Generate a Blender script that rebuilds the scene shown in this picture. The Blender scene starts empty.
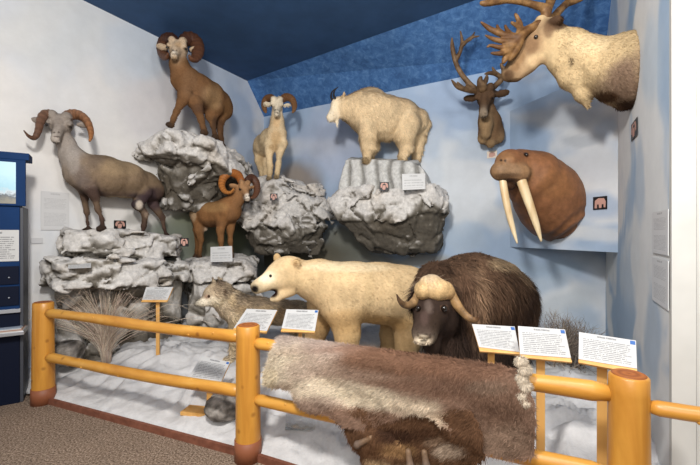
import bpy, bmesh, math, random
import numpy as np
from mathutils import Vector, Matrix
random.seed(7)
RNG = np.random.default_rng(11)
COL = bpy.context.scene.collection
F0, CX, CY, EYE = 380.0, 350.0, 232.5, 1.55

def J(px, py, d):
    """a point of the place, from where it was surveyed in the photograph and its depth in metres"""
    return np.array([(px-CX)/F0*d, d, EYE-(py-CY)/F0*d])
def hexc(h):
    h = h.lstrip('#'); v = np.array([int(h[i:i+2], 16)/255 for i in (0, 2, 4)])
    return np.where(v <= .04045, v/12.92, ((v+.055)/1.055)**2.4)
def nrm(v):
    v = np.asarray(v, float); return v/(np.linalg.norm(v, axis=-1, keepdims=True)+1e-12)

# ---------------------------------------------------------------- noise
_perm = RNG.random(4096)
def _h(ix, iy, iz, seed):
    n = (ix*73856093) ^ (iy*19349663) ^ (iz*83492791) ^ (seed*2654435)
    n = (n ^ (n >> 13))*1274126177
    return _perm[(n ^ (n >> 16)) & 4095]
def vnoise(p, seed=0):
    p = np.asarray(p, float); f = np.floor(p); i = f.astype(np.int64); t = p-f; t = t*t*(3-2*t)
    x, y, z = i[..., 0], i[..., 1], i[..., 2]; tx, ty, tz = t[..., 0], t[..., 1], t[..., 2]
    def l(a, b, w): return a+(b-a)*w
    return l(l(l(_h(x, y, z, seed), _h(x+1, y, z, seed), tx), l(_h(x, y+1, z, seed), _h(x+1, y+1, z, seed), tx), ty),
             l(l(_h(x, y, z+1, seed), _h(x+1, y, z+1, seed), tx), l(_h(x, y+1, z+1, seed), _h(x+1, y+1, z+1, seed), tx), ty), tz)*2-1
def fbm(p, octaves=3, seed=0, ridge=False):
    p = np.asarray(p, float); a, s, tot = 1.0, 0.0, 0.0
    for o in range(octaves):
        n = vnoise(p, seed+o*17)
        if ridge: n = 1-2*np.abs(n)
        s = s+a*n; tot += a; a *= .5; p = p*2.03+3.1
    return s/tot
def facets(p, seed=0):
    """planar chips: nearest random cell, tilted plane about its centre, and the distance to the border"""
    p = np.asarray(p, float); f = np.floor(p).astype(np.int64); b1 = np.full(p.shape[:-1], 9.); b2 = b1.copy(); val = np.zeros(p.shape[:-1])
    for dx in (-1, 0, 1):
        for dy in (-1, 0, 1):
            for dz in (-1, 0, 1):
                x, y, z = f[..., 0]+dx, f[..., 1]+dy, f[..., 2]+dz
                c = np.stack([x+_h(x, y, z, seed), y+_h(x, y, z, seed+1), z+_h(x, y, z, seed+2)], -1)
                g = np.stack([_h(x, y, z, seed+3), _h(x, y, z, seed+4), _h(x, y, z, seed+5)], -1)*2-1
                r = p-c; d = np.linalg.norm(r, axis=-1); v = (g*r).sum(-1)+(_h(x, y, z, seed+6)-.5)*.8
                m = d < b1; b2 = np.where(m, b1, np.minimum(b2, d)); val = np.where(m, v, val); b1 = np.where(m, d, b1)
    return val, b2-b1
def sstep(a, b, x):
    t = np.clip((x-a)/(b-a), 0, 1); return t*t*(3-2*t)

# ---------------------------------------------------------------- signed distance modelling
class Sdf:
    def __init__(s): s.p = []; s.paints = []
    def cap(s, a, b, ra, rb, col, k=.04, sq=None, sub=False, cw=1.0):
        a = np.asarray(a, float); b = np.asarray(b, float); R = max(ra, rb)
        lo = np.minimum(a-ra, b-rb); hi = np.maximum(a+ra, b+rb)
        def f(P):
            ab = b-a; L2 = max(ab@ab, 1e-9)
            h = np.clip(((P-a)@ab)/L2, 0, 1)
            D = P-a-h[..., None]*ab
            if sq is not None:
                ax = nrm(sq[0]); c = D@ax; D = D+(c*(1/sq[1]-1))[..., None]*ax
            return np.linalg.norm(D, axis=-1)-(ra+(rb-ra)*h)
        s.p.append((f, lo, hi, col, k, sub, cw)); return s
    def ell(s, c, r, col, k=.03, M=None, sub=False, cw=1.0):
        c = np.asarray(c, float); r = np.asarray(r, float)*np.ones(3); M = np.eye(3) if M is None else np.asarray(M)
        R = r.max()
        def f(P):
            Q = (P-c)@M
            k0 = np.linalg.norm(Q/r, axis=-1); k1 = np.linalg.norm(Q/(r*r), axis=-1)+1e-9
            return k0*(k0-1)/k1
        s.p.append((f, c-R, c+R, col, k, sub, cw)); return s
    def hull(s, pts, col, k=.02, round=0.0):
        bm = bmesh.new()
        for q in pts: bm.verts.new(tuple(q))
        bmesh.ops.convex_hull(bm, input=list(bm.verts))
        cen = np.mean(np.array(pts), axis=0); pl = []
        for fc in bm.faces:
            n = np.array(fc.normal); 
            if np.linalg.norm(n) < .5: continue
            o = n@np.array(fc.verts[0].co)
            if n@cen > o: n, o = -n, -o
            pl.append((n, o))
        bm.free()
        N = np.array([q[0] for q in pl]); O = np.array([q[1] for q in pl])-round
        pts = np.array(pts)
        def f(P):
            d = None
            for n, o in zip(N, O):
                e = P@n-o; d = e if d is None else np.maximum(d, e)
            return d-round
        s.p.append((f, pts.min(0), pts.max(0), col, k, False, 1.0)); return s
    def chain(s, pts, col, k=.05, sq=None, cols=None, cw=1.0):
        """pts: (px,py,d,rpx); radius given in photograph pixels at that depth"""
        xy = np.array([[a, b] for a, b, d, r in pts], float); T = nrm(np.gradient(xy, axis=0)+1e-6) if len(pts) > 1 else xy*0
        Q = []
        for (a, b, d, r), t in zip(pts, T):     # wide lens: a round limb looks wider across the radial direction
            rad = np.array([a-CX, b-CY]); l = np.linalg.norm(rad); c = 1/math.sqrt(1+(l/F0)**2); s2 = 1-(t@rad/(l+1e-6))**2
            r = r*(1-(1-c)*s2); Q.append((J(a, b, d), r*d/F0-min(k*.2, r*d/F0*.13)))
        for i in range(len(Q)-1):
            c = cols[i] if cols else col
            s.cap(Q[i][0], Q[i+1][0], Q[i][1], Q[i+1][1], c, k, sq, cw=cw)
        return s
    def paint(s, c, r, col, strength=1.0):
        s.paints.append((np.asarray(c, float), r, col, strength)); return s
    def build(s, h, disp=None, colsoft=.02, clip=()):
        lo = np.min([q[1] for q in s.p if not q[5]], axis=0)-.08; hi = np.max([q[2] for q in s.p if not q[5]], axis=0)+.08
        n = np.ceil((hi-lo)/h).astype(int)+1
        F = np.full(n, .5, np.float32)
        ax = [lo[i]+h*np.arange(n[i]) for i in range(3)]
        for f, a, b, col, k, sub, cw in s.p:
            m = k+3*h+.03
            i0 = np.maximum(((a-m-lo)/h).astype(int), 0); i1 = np.minimum(((b+m-lo)/h).astype(int)+2, n)
            if np.any(i1 <= i0): continue
            sl = tuple(slice(i0[i], i1[i]) for i in range(3))
            P = np.stack(np.meshgrid(ax[0][sl[0]], ax[1][sl[1]], ax[2][sl[2]], indexing='ij'), -1)
            d = f(P); A = F[sl]
            if sub:
                d = -d; hh = np.maximum(k-np.abs(A-d), 0)/k; F[sl] = np.maximum(A, d)+hh*hh*k*.25
            else:
                hh = np.maximum(k-np.abs(A-d), 0)/k; F[sl] = np.minimum(A, d)-hh*hh*k*.25
        if disp is not None:
            idx = np.nonzero(np.abs(F) < .16)
            P = lo+h*np.stack(idx, -1)
            F[idx] += disp(P)
        for n_, o_ in clip:
            g = o_-(ax[0][:, None, None]*n_[0]+ax[1][None, :, None]*n_[1]+ax[2][None, None, :]*n_[2])
            F = np.maximum(F, -g.astype(np.float32))
        V, Q = surface_nets(F, lo, h)
        C = s.color(V, colsoft)
        C = C*(1+.20*fbm(V*np.array([9, 9, 6]), 3, 77)+.17*fbm(V*np.array([34, 34, 16]), 2, 78))[:, None]
        return V, Q, C
    def color(s, V, soft=.02):
        D = np.stack([q[0](V) for q in s.p if not q[5]], 0); D -= D.min(0)
        W = np.exp(-D/soft)*np.array([q[6] for q in s.p if not q[5]])[:, None]
        W /= W.sum(0)
        C = np.einsum('pv,pc->vc', W, np.array([q[3] for q in s.p if not q[5]]))
        for c, r, col, st in s.paints:
            d = np.linalg.norm((V-c)/r, axis=-1)
            w = (st*sstep(1.0, .45, d))[:, None]; C = C*(1-w)+np.asarray(col)*w
        return C

def surface_nets(F, lo, h):
    S = F < 0
    c = S[:-1, :-1, :-1].astype(np.int8)
    for dx in (0, 1):
        for dy in (0, 1):
            for dz in (0, 1):
                if dx or dy or dz:
                    c = c+S[dx:S.shape[0]-1+dx, dy:S.shape[1]-1+dy, dz:S.shape[2]-1+dz]
    act = (c > 0) & (c < 8); I = np.stack(np.nonzero(act), -1)
    idx = np.full(act.shape, -1, np.int64); idx[act] = np.arange(len(I))
    acc = np.zeros((len(I), 3)); cnt = np.zeros(len(I))
    for a in range(3):
        o = [x for x in range(3) if x != a]
        for u in (0, 1):
            for v in (0, 1):
                A = I.copy(); A[:, o[0]] += u; A[:, o[1]] += v; B = A.copy(); B[:, a] += 1
                fa = F[A[:, 0], A[:, 1], A[:, 2]].astype(float); fb = F[B[:, 0], B[:, 1], B[:, 2]].astype(float)
                m = (fa < 0) != (fb < 0); t = np.where(m, fa/np.where(m, fa-fb, 1), 0)
                p = np.zeros((len(I), 3)); p[:, o[0]] = u; p[:, o[1]] = v; p[:, a] = t
                acc += p*m[:, None]; cnt += m
    V = lo+h*(I+acc/cnt[:, None])
    quads = []
    for a in range(3):
        sl0 = [slice(None)]*3; sl1 = [slice(None)]*3; sl0[a] = slice(0, -1); sl1[a] = slice(1, None)
        X = S[tuple(sl0)] != S[tuple(sl1)]; E = np.stack(np.nonzero(X), -1)
        b, cc = (a+1) % 3, (a+2) % 3
        ok = (E[:, b] > 0) & (E[:, cc] > 0) & (E[:, b] < act.shape[b]) & (E[:, cc] < act.shape[cc]); E = E[ok]
        def g(ob, oc):
            A = E.copy(); A[:, b] -= ob; A[:, cc] -= oc; return idx[A[:, 0], A[:, 1], A[:, 2]]
        q = np.stack([g(1, 1), g(0, 1), g(0, 0), g(1, 0)], -1)
        inside = S[E[:, 0], E[:, 1], E[:, 2]]
        q[~inside] = q[~inside][:, ::-1]
        quads.append(q)
    return V, np.concatenate(quads)

def vnormals(V, Q):
    n = np.cross(V[Q[:, 2]]-V[Q[:, 0]], V[Q[:, 3]]-V[Q[:, 1]]) if Q.shape[1] == 4 else np.cross(V[Q[:, 1]]-V[Q[:, 0]], V[Q[:, 2]]-V[Q[:, 0]])
    N = np.zeros_like(V)
    for i in range(Q.shape[1]): np.add.at(N, Q[:, i], n)
    return nrm(N)

# ---------------------------------------------------------------- objects
def thing(name, label, cat, loc=(0, 0, 0), group=None, kind=None):
    o = bpy.data.objects.new(name, None); COL.objects.link(o); o.location = tuple(loc); o.empty_display_size = .1
    tag(o, label, cat, group, kind); return o
def tag(o, label=None, cat=None, group=None, kind=None):
    if label: o['label'] = label
    if cat: o['category'] = cat
    if group: o['group'] = group
    if kind: o['kind'] = kind
    return o
def meshobj(name, V, faces, mat, parent=None, origin=None, smooth=True, col=None, normals=None, uv=None):
    """world-space vertices -> one object whose origin is its thing's base"""
    V = np.asarray(V, float)
    if origin is None:
        origin = np.array(parent.location) if parent else np.array([V[:, 0].mean(), V[:, 1].mean(), V[:, 2].min()])
    me = bpy.data.meshes.new(name)
    W = V-np.asarray(origin)
    if isinstance(faces, np.ndarray) and faces.ndim == 2: faces = [faces]
    elif isinstance(faces, list) and len(faces) and not isinstance(faces[0], np.ndarray):
        faces = None if not len(faces) else faces
    if isinstance(faces[0], np.ndarray):
        lt = np.concatenate([np.full(len(f), f.shape[1]) for f in faces]); li = np.concatenate([f.ravel() for f in faces])
        me.vertices.add(len(W)); me.vertices.foreach_set('co', W.astype(np.float32).ravel())
        me.loops.add(len(li)); me.loops.foreach_set('vertex_index', li.astype(np.int32))
        me.polygons.add(len(lt)); st = np.concatenate([[0], np.cumsum(lt)[:-1]])
        me.polygons.foreach_set('loop_start', st.astype(np.int32)); me.polygons.foreach_set('loop_total', lt.astype(np.int32))
        me.update(calc_edges=True); me.validate()
    else:
        me.from_pydata([tuple(v) for v in W], [], faces); me.update()
    if smooth: me.polygons.foreach_set('use_smooth', [True]*len(me.polygons))
    if col is not None:
        at = me.color_attributes.new('Col', 'FLOAT_COLOR', 'POINT')
        c = np.ones((len(W), 4), np.float32); c[:, :3] = np.clip(col, 0, 1); at.data.foreach_set('color', c.ravel())
    if normals is not None:
        me.normals_split_custom_set_from_vertices(normals.tolist())
    if uv is not None:
        l = me.uv_layers.new(name='UVMap'); vi = np.zeros(len(me.loops), np.int32); me.loops.foreach_get('vertex_index', vi)
        l.data.foreach_set('uv', np.asarray(uv, np.float32)[vi].ravel())
    me.materials.append(mat)
    o = bpy.data.objects.new(name, me); COL.objects.link(o)
    if parent: o.parent = parent; o.location = tuple(np.asarray(origin)-world_origin(parent))
    else: o.location = tuple(origin)
    return o
def world_origin(o):
    p = np.array(o.location)
    while o.parent: o = o.parent; p = p+np.array(o.location)
    return p

class MB:
    """collects boxes, tubes, prisms into one mesh"""
    def __init__(s): s.v = []; s.f = []; s.n = 0
    def add(s, V, Fs):
        s.v.append(np.asarray(V, float)); s.f += [[i+s.n for i in f] for f in Fs]; s.n += len(V); return s
    def box(s, c, size, M=None, bevel=0):
        M = np.eye(3) if M is None else np.asarray(M)   # columns = axes
        bm = bmesh.new(); bmesh.ops.create_cube(bm, size=1)
        for v in bm.verts: v.co = Vector((v.co.x*size[0], v.co.y*size[1], v.co.z*size[2]))
        if bevel: bmesh.ops.bevel(bm, geom=list(bm.edges), offset=bevel, segments=2, affect='EDGES', profile=.5)
        bm.verts.index_update()
        V = np.array([v.co[:] for v in bm.verts])@M.T+np.asarray(c); Fs = [[v.index for v in f.verts] for f in bm.faces]; bm.free()
        return s.add(V, Fs)
    def tube(s, pts, radii, seg=14, ell=None, rip=None, cap=True):
        P = np.asarray(pts, float); R = np.asarray(radii, float)*np.ones(len(P))
        T = nrm(np.gradient(P, axis=0)); up = np.array([0, 0, 1.]) if abs(T[0][2]) < .9 else np.array([1., 0, 0])
        X = nrm(np.cross(up, T[0])); V = []
        for i in range(len(P)):
            X = nrm(X-T[i]*(X@T[i])); Y = np.cross(T[i], X)
            for j in range(seg):
                a = 2*math.pi*j/seg; r = R[i]*(1+(rip(i, a) if rip else 0))
                V.append(P[i]+r*(X*math.cos(a)*(ell or 1)+Y*math.sin(a)))
        Fs = [[i*seg+j, i*seg+(j+1) % seg, (i+1)*seg+(j+1) % seg, (i+1)*seg+j] for i in range(len(P)-1) for j in range(seg)]
        if cap: Fs += [list(range(seg))[::-1], [(len(P)-1)*seg+j for j in range(seg)]]
        return s.add(V, Fs)
    def quad(s, a, b, c, d): return s.add([a, b, c, d], [[0, 1, 2, 3]])
    def ball(s, c, r, M=None, u=14, v=9):
        bm = bmesh.new(); bmesh.ops.create_uvsphere(bm, u_segments=u, v_segments=v, radius=1); bm.verts.index_update()
        M = np.eye(3) if M is None else np.asarray(M)
        V = (np.array([q.co[:] for q in bm.verts])*(np.asarray(r)*np.ones(3)))@M.T+np.asarray(c); Fs = [[q.index for q in f.verts] for f in bm.faces]; bm.free()
        return s.add(V, Fs)
    def build(s, name, mat, parent=None, smooth=False, origin=None, **kw):
        return meshobj(name, np.concatenate(s.v), s.f, mat, parent, origin, smooth, **kw)

def spline(pts, n=24):
    """Catmull-Rom through the rows of pts"""
    P = np.asarray(pts, float); P = np.vstack([2*P[0]-P[1], P, 2*P[-1]-P[-2]]); out = []
    m = len(P)-3
    for t in np.linspace(0, m-1e-6, n):
        i = int(t); u = t-i; a, b, c, d = P[i:i+4]
        out.append(.5*((2*b)+(-a+c)*u+(2*a-5*b+4*c-d)*u*u+(-a+3*b-3*c+d)*u**3))
    return np.array(out)

# ---------------------------------------------------------------- materials
def mat(name, color=(.8, .8, .8), rough=.6, metal=0, spec=.5):
    m = bpy.data.materials.new(name); m.use_nodes = True; b = m.node_tree.nodes['Principled BSDF']
    b.inputs['Base Color'].default_value = (*color[:3], 1); b.inputs['Roughness'].default_value = rough; b.inputs['Metallic'].default_value = metal
    b.inputs['Specular IOR Level'].default_value = spec
    return m
class NT:
    def __init__(s, m): s.m = m; s.t = m.node_tree; s.b = s.t.nodes['Principled BSDF']
    def n(s, kind, **kw):
        x = s.t.nodes.new(kind)
        for k, v in kw.items():
            if k in x.inputs.keys(): x.inputs[k].default_value = v
            else: setattr(x, k, v)
        return x
    def l(s, a, b): s.t.links.new(a, b)
    def noise(s, scale, detail=3, rough=.6, vec=None, dist=0):
        x = s.n('ShaderNodeTexNoise'); x.inputs['Scale'].default_value = scale; x.inputs['Detail'].default_value = detail
        x.inputs['Roughness'].default_value = rough; x.inputs['Distortion'].default_value = dist
        if vec is None:
            vec = s.coord()
        s.l(vec, x.inputs['Vector']); return x.outputs['Fac']
    def coord(s, scale=None):
        if not hasattr(s, '_tc'): s._tc = s.n('ShaderNodeTexCoord')
        v = s._tc.outputs['Object']
        if scale:
            mp = s.n('ShaderNodeMapping'); mp.inputs['Scale'].default_value = scale; s.l(v, mp.inputs['Vector']); v = mp.outputs['Vector']
        return v
    def ramp(s, fac, stops):
        r = s.n('ShaderNodeValToRGB'); s.l(fac, r.inputs['Fac']); e = r.color_ramp.elements
        while len(e) < len(stops): e.new(.5)
        for q, (p, c) in zip(e, stops): q.position = p; q.color = (*c[:3], 1) if not np.isscalar(c) else (c, c, c, 1)
        return r.outputs['Color']
    def mix(s, a, b, fac, mode='MIX'):
        x = s.n('ShaderNodeMix'); x.data_type = 'RGBA'; x.blend_type = mode
        for k, sock, v in ((0, x.inputs[6], a), (1, x.inputs[7], b), (2, x.inputs[0], fac)):
            if isinstance(v, bpy.types.NodeSocket): s.l(v, sock)
            elif k == 2: sock.default_value = v
            elif np.isscalar(v): sock.default_value = (v, v, v, 1)
            else: sock.default_value = (*v[:3], 1)
        return x.outputs[2]
    def bump(s, h, strength=.3, dist=.01):
        b = s.n('ShaderNodeBump'); b.inputs['Strength'].default_value = strength; b.inputs['Distance'].default_value = dist
        s.l(h, b.inputs['Height']); s.l(b.outputs['Normal'], s.b.inputs['Normal'])
def colmat(name, rough=.85, spec=.15, nscale=40, namt=.3, bump=.3, bdist=.01, sheen=0, stretch=None):
    m = mat(name, rough=rough, spec=spec); t = NT(m); a = t.n('ShaderNodeVertexColor', layer_name='Col')
    v = t.coord(stretch) if stretch else None
    nz = t.noise(nscale, 4, .65, v)
    g = t.ramp(nz, [(.3, 1-namt), (.7, 1+namt*.4)])
    t.l(t.mix(a.outputs['Color'], g, 1.0, 'MULTIPLY'), t.b.inputs['Base Color'])
    if bump: t.bump(nz, bump, bdist)
    if sheen: t.b.inputs['Sheen Weight'].default_value = sheen
    return m
M_FUR = colmat('fur', .9, .1, 45, .14, .25, .008, sheen=.0)
M_HAIR_ROOT = M_FUR
M_ROCK = colmat('painted_rock', .92, .12, 26, .3, .45, .015)
M_SNOW = colmat('snow_blanket', .95, .1, 16, .12, .5, .02)
M_HORN = colmat('ridged_horn', .55, .3, 60, .35, .4, .004)
M_EYE = mat('glass_eye', (.01, .006, .004), .08, 0, .8)
M_TUSK = mat('ivory', hexc('#d9c49a'), .4)
_t = NT(M_TUSK); _t.l(_t.ramp(_t.noise(7, 4, .6, _t.coord((1, 1, .25))), [(.3, hexc('#b8925c')), (.65, hexc('#e6d5b0'))]), _t.b.inputs['Base Color'])

# ---------------------------------------------------------------- fur
def fur(V, Q, C, count, length, lift=.5, comb=None, width=.004, jit=.35, mask=None, cjit=.16, tipcol=1.12, droop=.2, rng=RNG):
    """short strands grown out of the body surface, part of the same mesh"""
    N = vnormals(V, Q)
    A = np.linalg.norm(np.cross(V[Q[:, 2]]-V[Q[:, 0]], V[Q[:, 3]]-V[Q[:, 1]]), axis=-1)
    if mask is not None: A = A*mask(V[Q].mean(1))
    f = rng.choice(len(Q), count, p=A/A.sum()); w = rng.dirichlet((1, 1, 1, 1), count)
    P = np.einsum('fi,fij->fj', w, V[Q[f]]); n = nrm(np.einsum('fi,fij->fj', w, N[Q[f]])); c = np.einsum('fi,fij->fj', w, C[Q[f]])
    d = comb(P) if callable(comb) else np.tile(np.asarray(comb if comb is not None else (0, 0, -1.)), (count, 1))
    d = nrm(d+rng.normal(0, jit, P.shape)); d = d-n*(d*n).sum(-1, keepdims=True); d = nrm(d)
    L = (length(P) if callable(length) else np.full(count, length))*rng.uniform(.6, 1.3, count)
    d0 = nrm(d+n*lift+rng.normal(0, jit*.3, P.shape)); wv = nrm(np.cross(d0, n))*width
    root = P-n*.004; mid = root+d0*(L*.5)[:, None]; d1 = nrm(d0+d*.6+np.array([0, 0, -1])*droop); tip = mid+d1*(L*.5)[:, None]
    wj = rng.uniform(.6, 1.3, (count, 1)); wv = wv*wj
    VV = np.stack([root-wv, root+wv, mid+wv*.8, mid-wv*.8, tip], 1).reshape(-1, 3)
    base = np.arange(count)*5
    q4 = np.stack([base, base+1, base+2, base+3], -1); q3 = np.stack([base+3, base+2, base+4], -1)
    # face outwards
    gn = np.cross(VV[base+1]-VV[base], VV[base+3]-VV[base]); fl = (gn*n).sum(-1) < 0
    q4[fl] = q4[fl][:, ::-1]; q3[fl] = q3[fl][:, ::-1]
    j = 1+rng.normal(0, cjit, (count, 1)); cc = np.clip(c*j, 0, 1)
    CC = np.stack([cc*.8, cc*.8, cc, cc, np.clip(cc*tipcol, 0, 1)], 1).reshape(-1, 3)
    nn = nrm(n+rng.normal(0, .18, n.shape)); NN = np.repeat(nn, 5, axis=0)
    return VV, q4, q3, CC, NN
def furred(name, V, Q, C, label, cat, layers, group=None, origin=None, mat=None, parent=None):
    N = vnormals(V, Q); VS, CS, NS, q4s, q3s, n = [V], [C], [N], [Q], [], len(V)
    for kw in layers:
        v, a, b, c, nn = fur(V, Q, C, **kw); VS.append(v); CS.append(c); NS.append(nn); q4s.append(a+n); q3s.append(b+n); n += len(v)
    fs = [np.concatenate(q4s)]+([np.concatenate(q3s)] if q3s else [])
    if origin is None: origin = np.array([V[:, 0].mean(), V[:, 1].mean(), V[:, 2].min()])
    o = meshobj(name, np.concatenate(VS), fs, mat or M_FUR, parent, origin, True, np.concatenate(CS), np.concatenate(NS))
    if parent is None: tag(o, label, cat, group)
    return o
def eyes(parent, pts, r, col=None):
    for p in pts: MB().ball(p, r).build('eye', M_EYE, parent, True, origin=world_origin(parent))
def surf(V, px, py, r=2.0):
    """the point of a surface that was surveyed at this place of the photograph"""
    x = CX+F0*V[:, 0]/V[:, 1]; y = CY-F0*(V[:, 2]-EYE)/V[:, 1]; m = (x-px)**2+(y-py)**2 < r*r
    return J(px, py, V[m, 1].min() if m.any() else V[:, 1].min())
def frame(Fv, up=(0, 0, 1)):
    Fv = nrm(Fv); L = nrm(np.cross(up, Fv)); U = np.cross(Fv, L); return Fv, L, U
def horn(parent, pts, base='#5b3a28', tip='#8f6a45', ridges=26, n=40, name='horn', flat=.8, seg=12, rip=.09, out=1):
    """pts: (px,py,d,rpx)"""
    P = spline([[*J(a, b, d), r*d/F0] for a, b, d, r in pts], n); R = np.maximum(P[:, 3], .002)
    mb = MB(); mb.tube(P[:, :3], R, seg, flat, rip=lambda i, a: rip*math.sin(i/n*ridges*2*math.pi*1.0)*(1-i/n)+.04*math.cos(3*a))
    t = np.repeat(np.linspace(0, 1, n), seg)[:, None]
    b, c = hexc(base), hexc(tip); C = b*(1-t)+c*t
    C = C*(1+.22*np.sin(t*ridges*2*math.pi))
    return mb.build(name, M_HORN, parent, True, origin=world_origin(parent), col=C)
# ================================================================ camera
cam = bpy.data.cameras.new('camera'); camo = bpy.data.objects.new('camera', cam); COL.objects.link(camo)
cam.sensor_width = 36; cam.lens = 36*F0/700; cam.clip_start = .05
camo.location = (0, 0, EYE); camo.rotation_euler = (math.pi/2, 0, 0); bpy.context.scene.camera = camo

# ================================================================ the room
WL0, WLc, WRc, WR0 = np.array([-4.95, 1.0]), np.array([-1.62, 7.16]), np.array([3.02, 4.49]), np.array([1.68, 2.0])
ZC, ZB = 4.25, 3.73                     # flat ceiling, top of the back wall
SA, SD = np.array([-1.83, 6.77, ZC]), np.array([2.555, 3.63, ZC])
def px_of(V):
    return CX+F0*V[:, 0]/V[:, 1], CY-F0*(V[:, 2]-EYE)/V[:, 1]
def wallgrid(a, b, topf, n, m):
    """a wall from plan point a to b; topf(u) gives its height"""
    u = np.linspace(0, 1, n); v = np.linspace(0, 1, m); U, W = np.meshgrid(u, v, indexing='ij')
    XY = a+(b-a)*U[..., None]; Z = W*topf(U)
    V = np.concatenate([XY, Z[..., None]], -1).reshape(-1, 3)
    i = np.arange((n-1))[:, None]*m+np.arange(m-1)[None, :]; i = i.ravel()
    return V, np.stack([i, i+m, i+m+1, i+1], -1)
def blobs(V, C, lst, warp=9):
    x, y = px_of(V); w1 = fbm(V*1.7, 3, 5); w2 = fbm(V*1.7+9, 3, 8); x = x+w1*warp*2; y = y+w2*warp*2
    for bx, by, rx, ry, col, st in lst:
        d = np.sqrt(((x-bx)/rx)**2+((y-by)/ry)**2); w = (sstep(1.15, .55, d)*st)[:, None]; C = C*(1-w)+hexc(col)*w
    return C
def pclouds(V):
    x, y = px_of(V); P = np.stack([x/95, y/60, 0*x], -1); f = fbm(P+fbm(P*.8, 2, 26)[:, None]*.9, 4, 21); w = sstep(-.16, .2, f)[:, None]
    C = hexc('#a6bad2')*(1-w)+hexc('#dde0e3')*w; g = fbm(P*2.3+4, 4, 29, True)[:, None]
    return C*(1+.07*g)
BACKP = [(455, 185, 20, 55, '#dbe0e4', .85), (492, 215, 26, 26, '#d9dee2', .8), (478, 140, 26, 14, '#d0d9e2', .7), (520, 138, 26, 16, '#9db5d2', .7), (470, 243, 22, 9, '#a3bad6', .7), (505, 180, 12, 30, '#a6bcd6', .6), (600, 165, 22, 22, '#d6dbe1', .8), (598, 205, 22, 16, '#a9bbd3', .8), (595, 235, 40, 10, '#d6dade', .8), (606, 130, 14, 14, '#b0c0d3', .7), (560, 118, 60, 10, '#aeb6c0', .6), (585, 140, 26, 7, '#9fa9b5', .5)]
def clouds(V, scale, c1, c2, seed, lo=-.25, hi=.35, an=(1, 1, 1)):
    f = fbm(V*scale*np.array(an)+fbm(V*scale*.7, 2, seed+3)[:, None]*.9, 4, seed); w = sstep(lo, hi, f)[:, None]
    return hexc(c1)*(1-w)+hexc(c2)*w
M_MURAL = colmat('painted_mural', .75, .2, 5, .06, .0)

def left_top(U):
    L = 7.0; cut = 1-math.hypot(.21, .39)/math.hypot(3.33, 6.16)
    return np.where(U < cut, ZC, ZC+(ZB-ZC)*(U-cut)/(1-cut))
V, Q = wallgrid(WL0, WLc, left_top, 200, 110)
C = clouds(V, .8, '#d6dce4', '#ece9e5', 2)
C = blobs(V, C, [(215, 65, 50, 60, '#b3c4da', .8), (248, 130, 26, 60, '#a5b7cf', .85), (130, 60, 30, 40, '#c9d4e0', .7), (150, 110, 40, 40, '#d3d0d4', .6), (80, 90, 70, 60, '#dedede', .5),
                 (120, 40, 60, 45, '#cfd8e2', .5), (60, 30, 60, 45, '#dcdedd', .6), (255, 175, 22, 30, '#9a948f', .6)], 14)
C = blobs(V, C, [(215, 238, 62, 30, '#7b7d6a', 1), (190, 228, 22, 14, '#858a76', .8), (240, 215, 26, 26, '#6b6855', .9), (165, 250, 30, 26, '#7d8478', .9), (250, 270, 30, 30, '#63675c', .9), (230, 245, 18, 14, '#7a8264', .6),
                 (140, 222, 18, 8, '#b8b6b0', .8)], 6)
tag(meshobj('wall_left', V, Q, M_MURAL, col=C), kind='structure')

V, Q = wallgrid(WLc, WRc, lambda U: ZB+0*U, 190, 120)
C = pclouds(V)
C = blobs(V, C, BACKP+[(330, 150, 40, 40, '#b7c0d6', .7), (450, 110, 45, 35, '#a5b8d2', .8), (500, 80, 40, 20, '#98b1d0', .8), (560, 95, 60, 25, '#9cb2cc', .7),
                 (470, 190, 30, 45, '#d3d8dd', .9), (440, 150, 14, 40, '#c7d0da', .6), (540, 120, 30, 16, '#dbe0e6', .8), (590, 130, 22, 16, '#d8dfe6', .8),
                 (480, 130, 28, 10, '#c6d3e2', .8), (460, 240, 30, 20, '#b3c3d4', .8), (540, 275, 60, 14, '#a3b6c9', .8), (560, 300, 50, 14, '#b9c3cb', .7), (585, 330, 30, 30, '#9eb2c6', .6)], 14)
C = blobs(V, C, [(297, 195, 27, 36, '#9a9089', .95), (290, 182, 14, 20, '#a79c92', .7), (268, 170, 12, 24, '#a3a7b5', .6),
                 (345, 245, 32, 28, '#73746b', 1), (335, 232, 16, 16, '#82837a', .8), (300, 262, 50, 26, '#6b675a', 1), (370, 262, 34, 12, '#7c7d75', .9), (420, 262, 40, 8, '#a9a8a2', .8), (400, 275, 45, 10, '#a8b3bd', .9), (285, 240, 30, 30, '#706c5e', 1)], 5)
tag(meshobj('wall_back', V, Q, M_MURAL, col=C), kind='structure')

V, Q = wallgrid(WRc, WR0, lambda U: np.minimum(ZC, ZB+(ZC-ZB)*U/.345), 140, 120)
C = clouds(V, 2.0, '#abc1d8', '#e6e8e8', 33, -.14, .2, (1, 1, .4))
C = blobs(V, C, [(640, 180, 7, 50, '#9cb8d4', .5), (655, 60, 12, 50, '#c4d4e2', .7), (632, 260, 8, 60, '#d9e0e4', .5), (625, 40, 9, 40, '#86a6cb', .5), (655, 340, 10, 60, '#98b2cc', .6)], 6)
tag(meshobj('wall_right', V, Q, M_MURAL, col=C), kind='structure')

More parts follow.
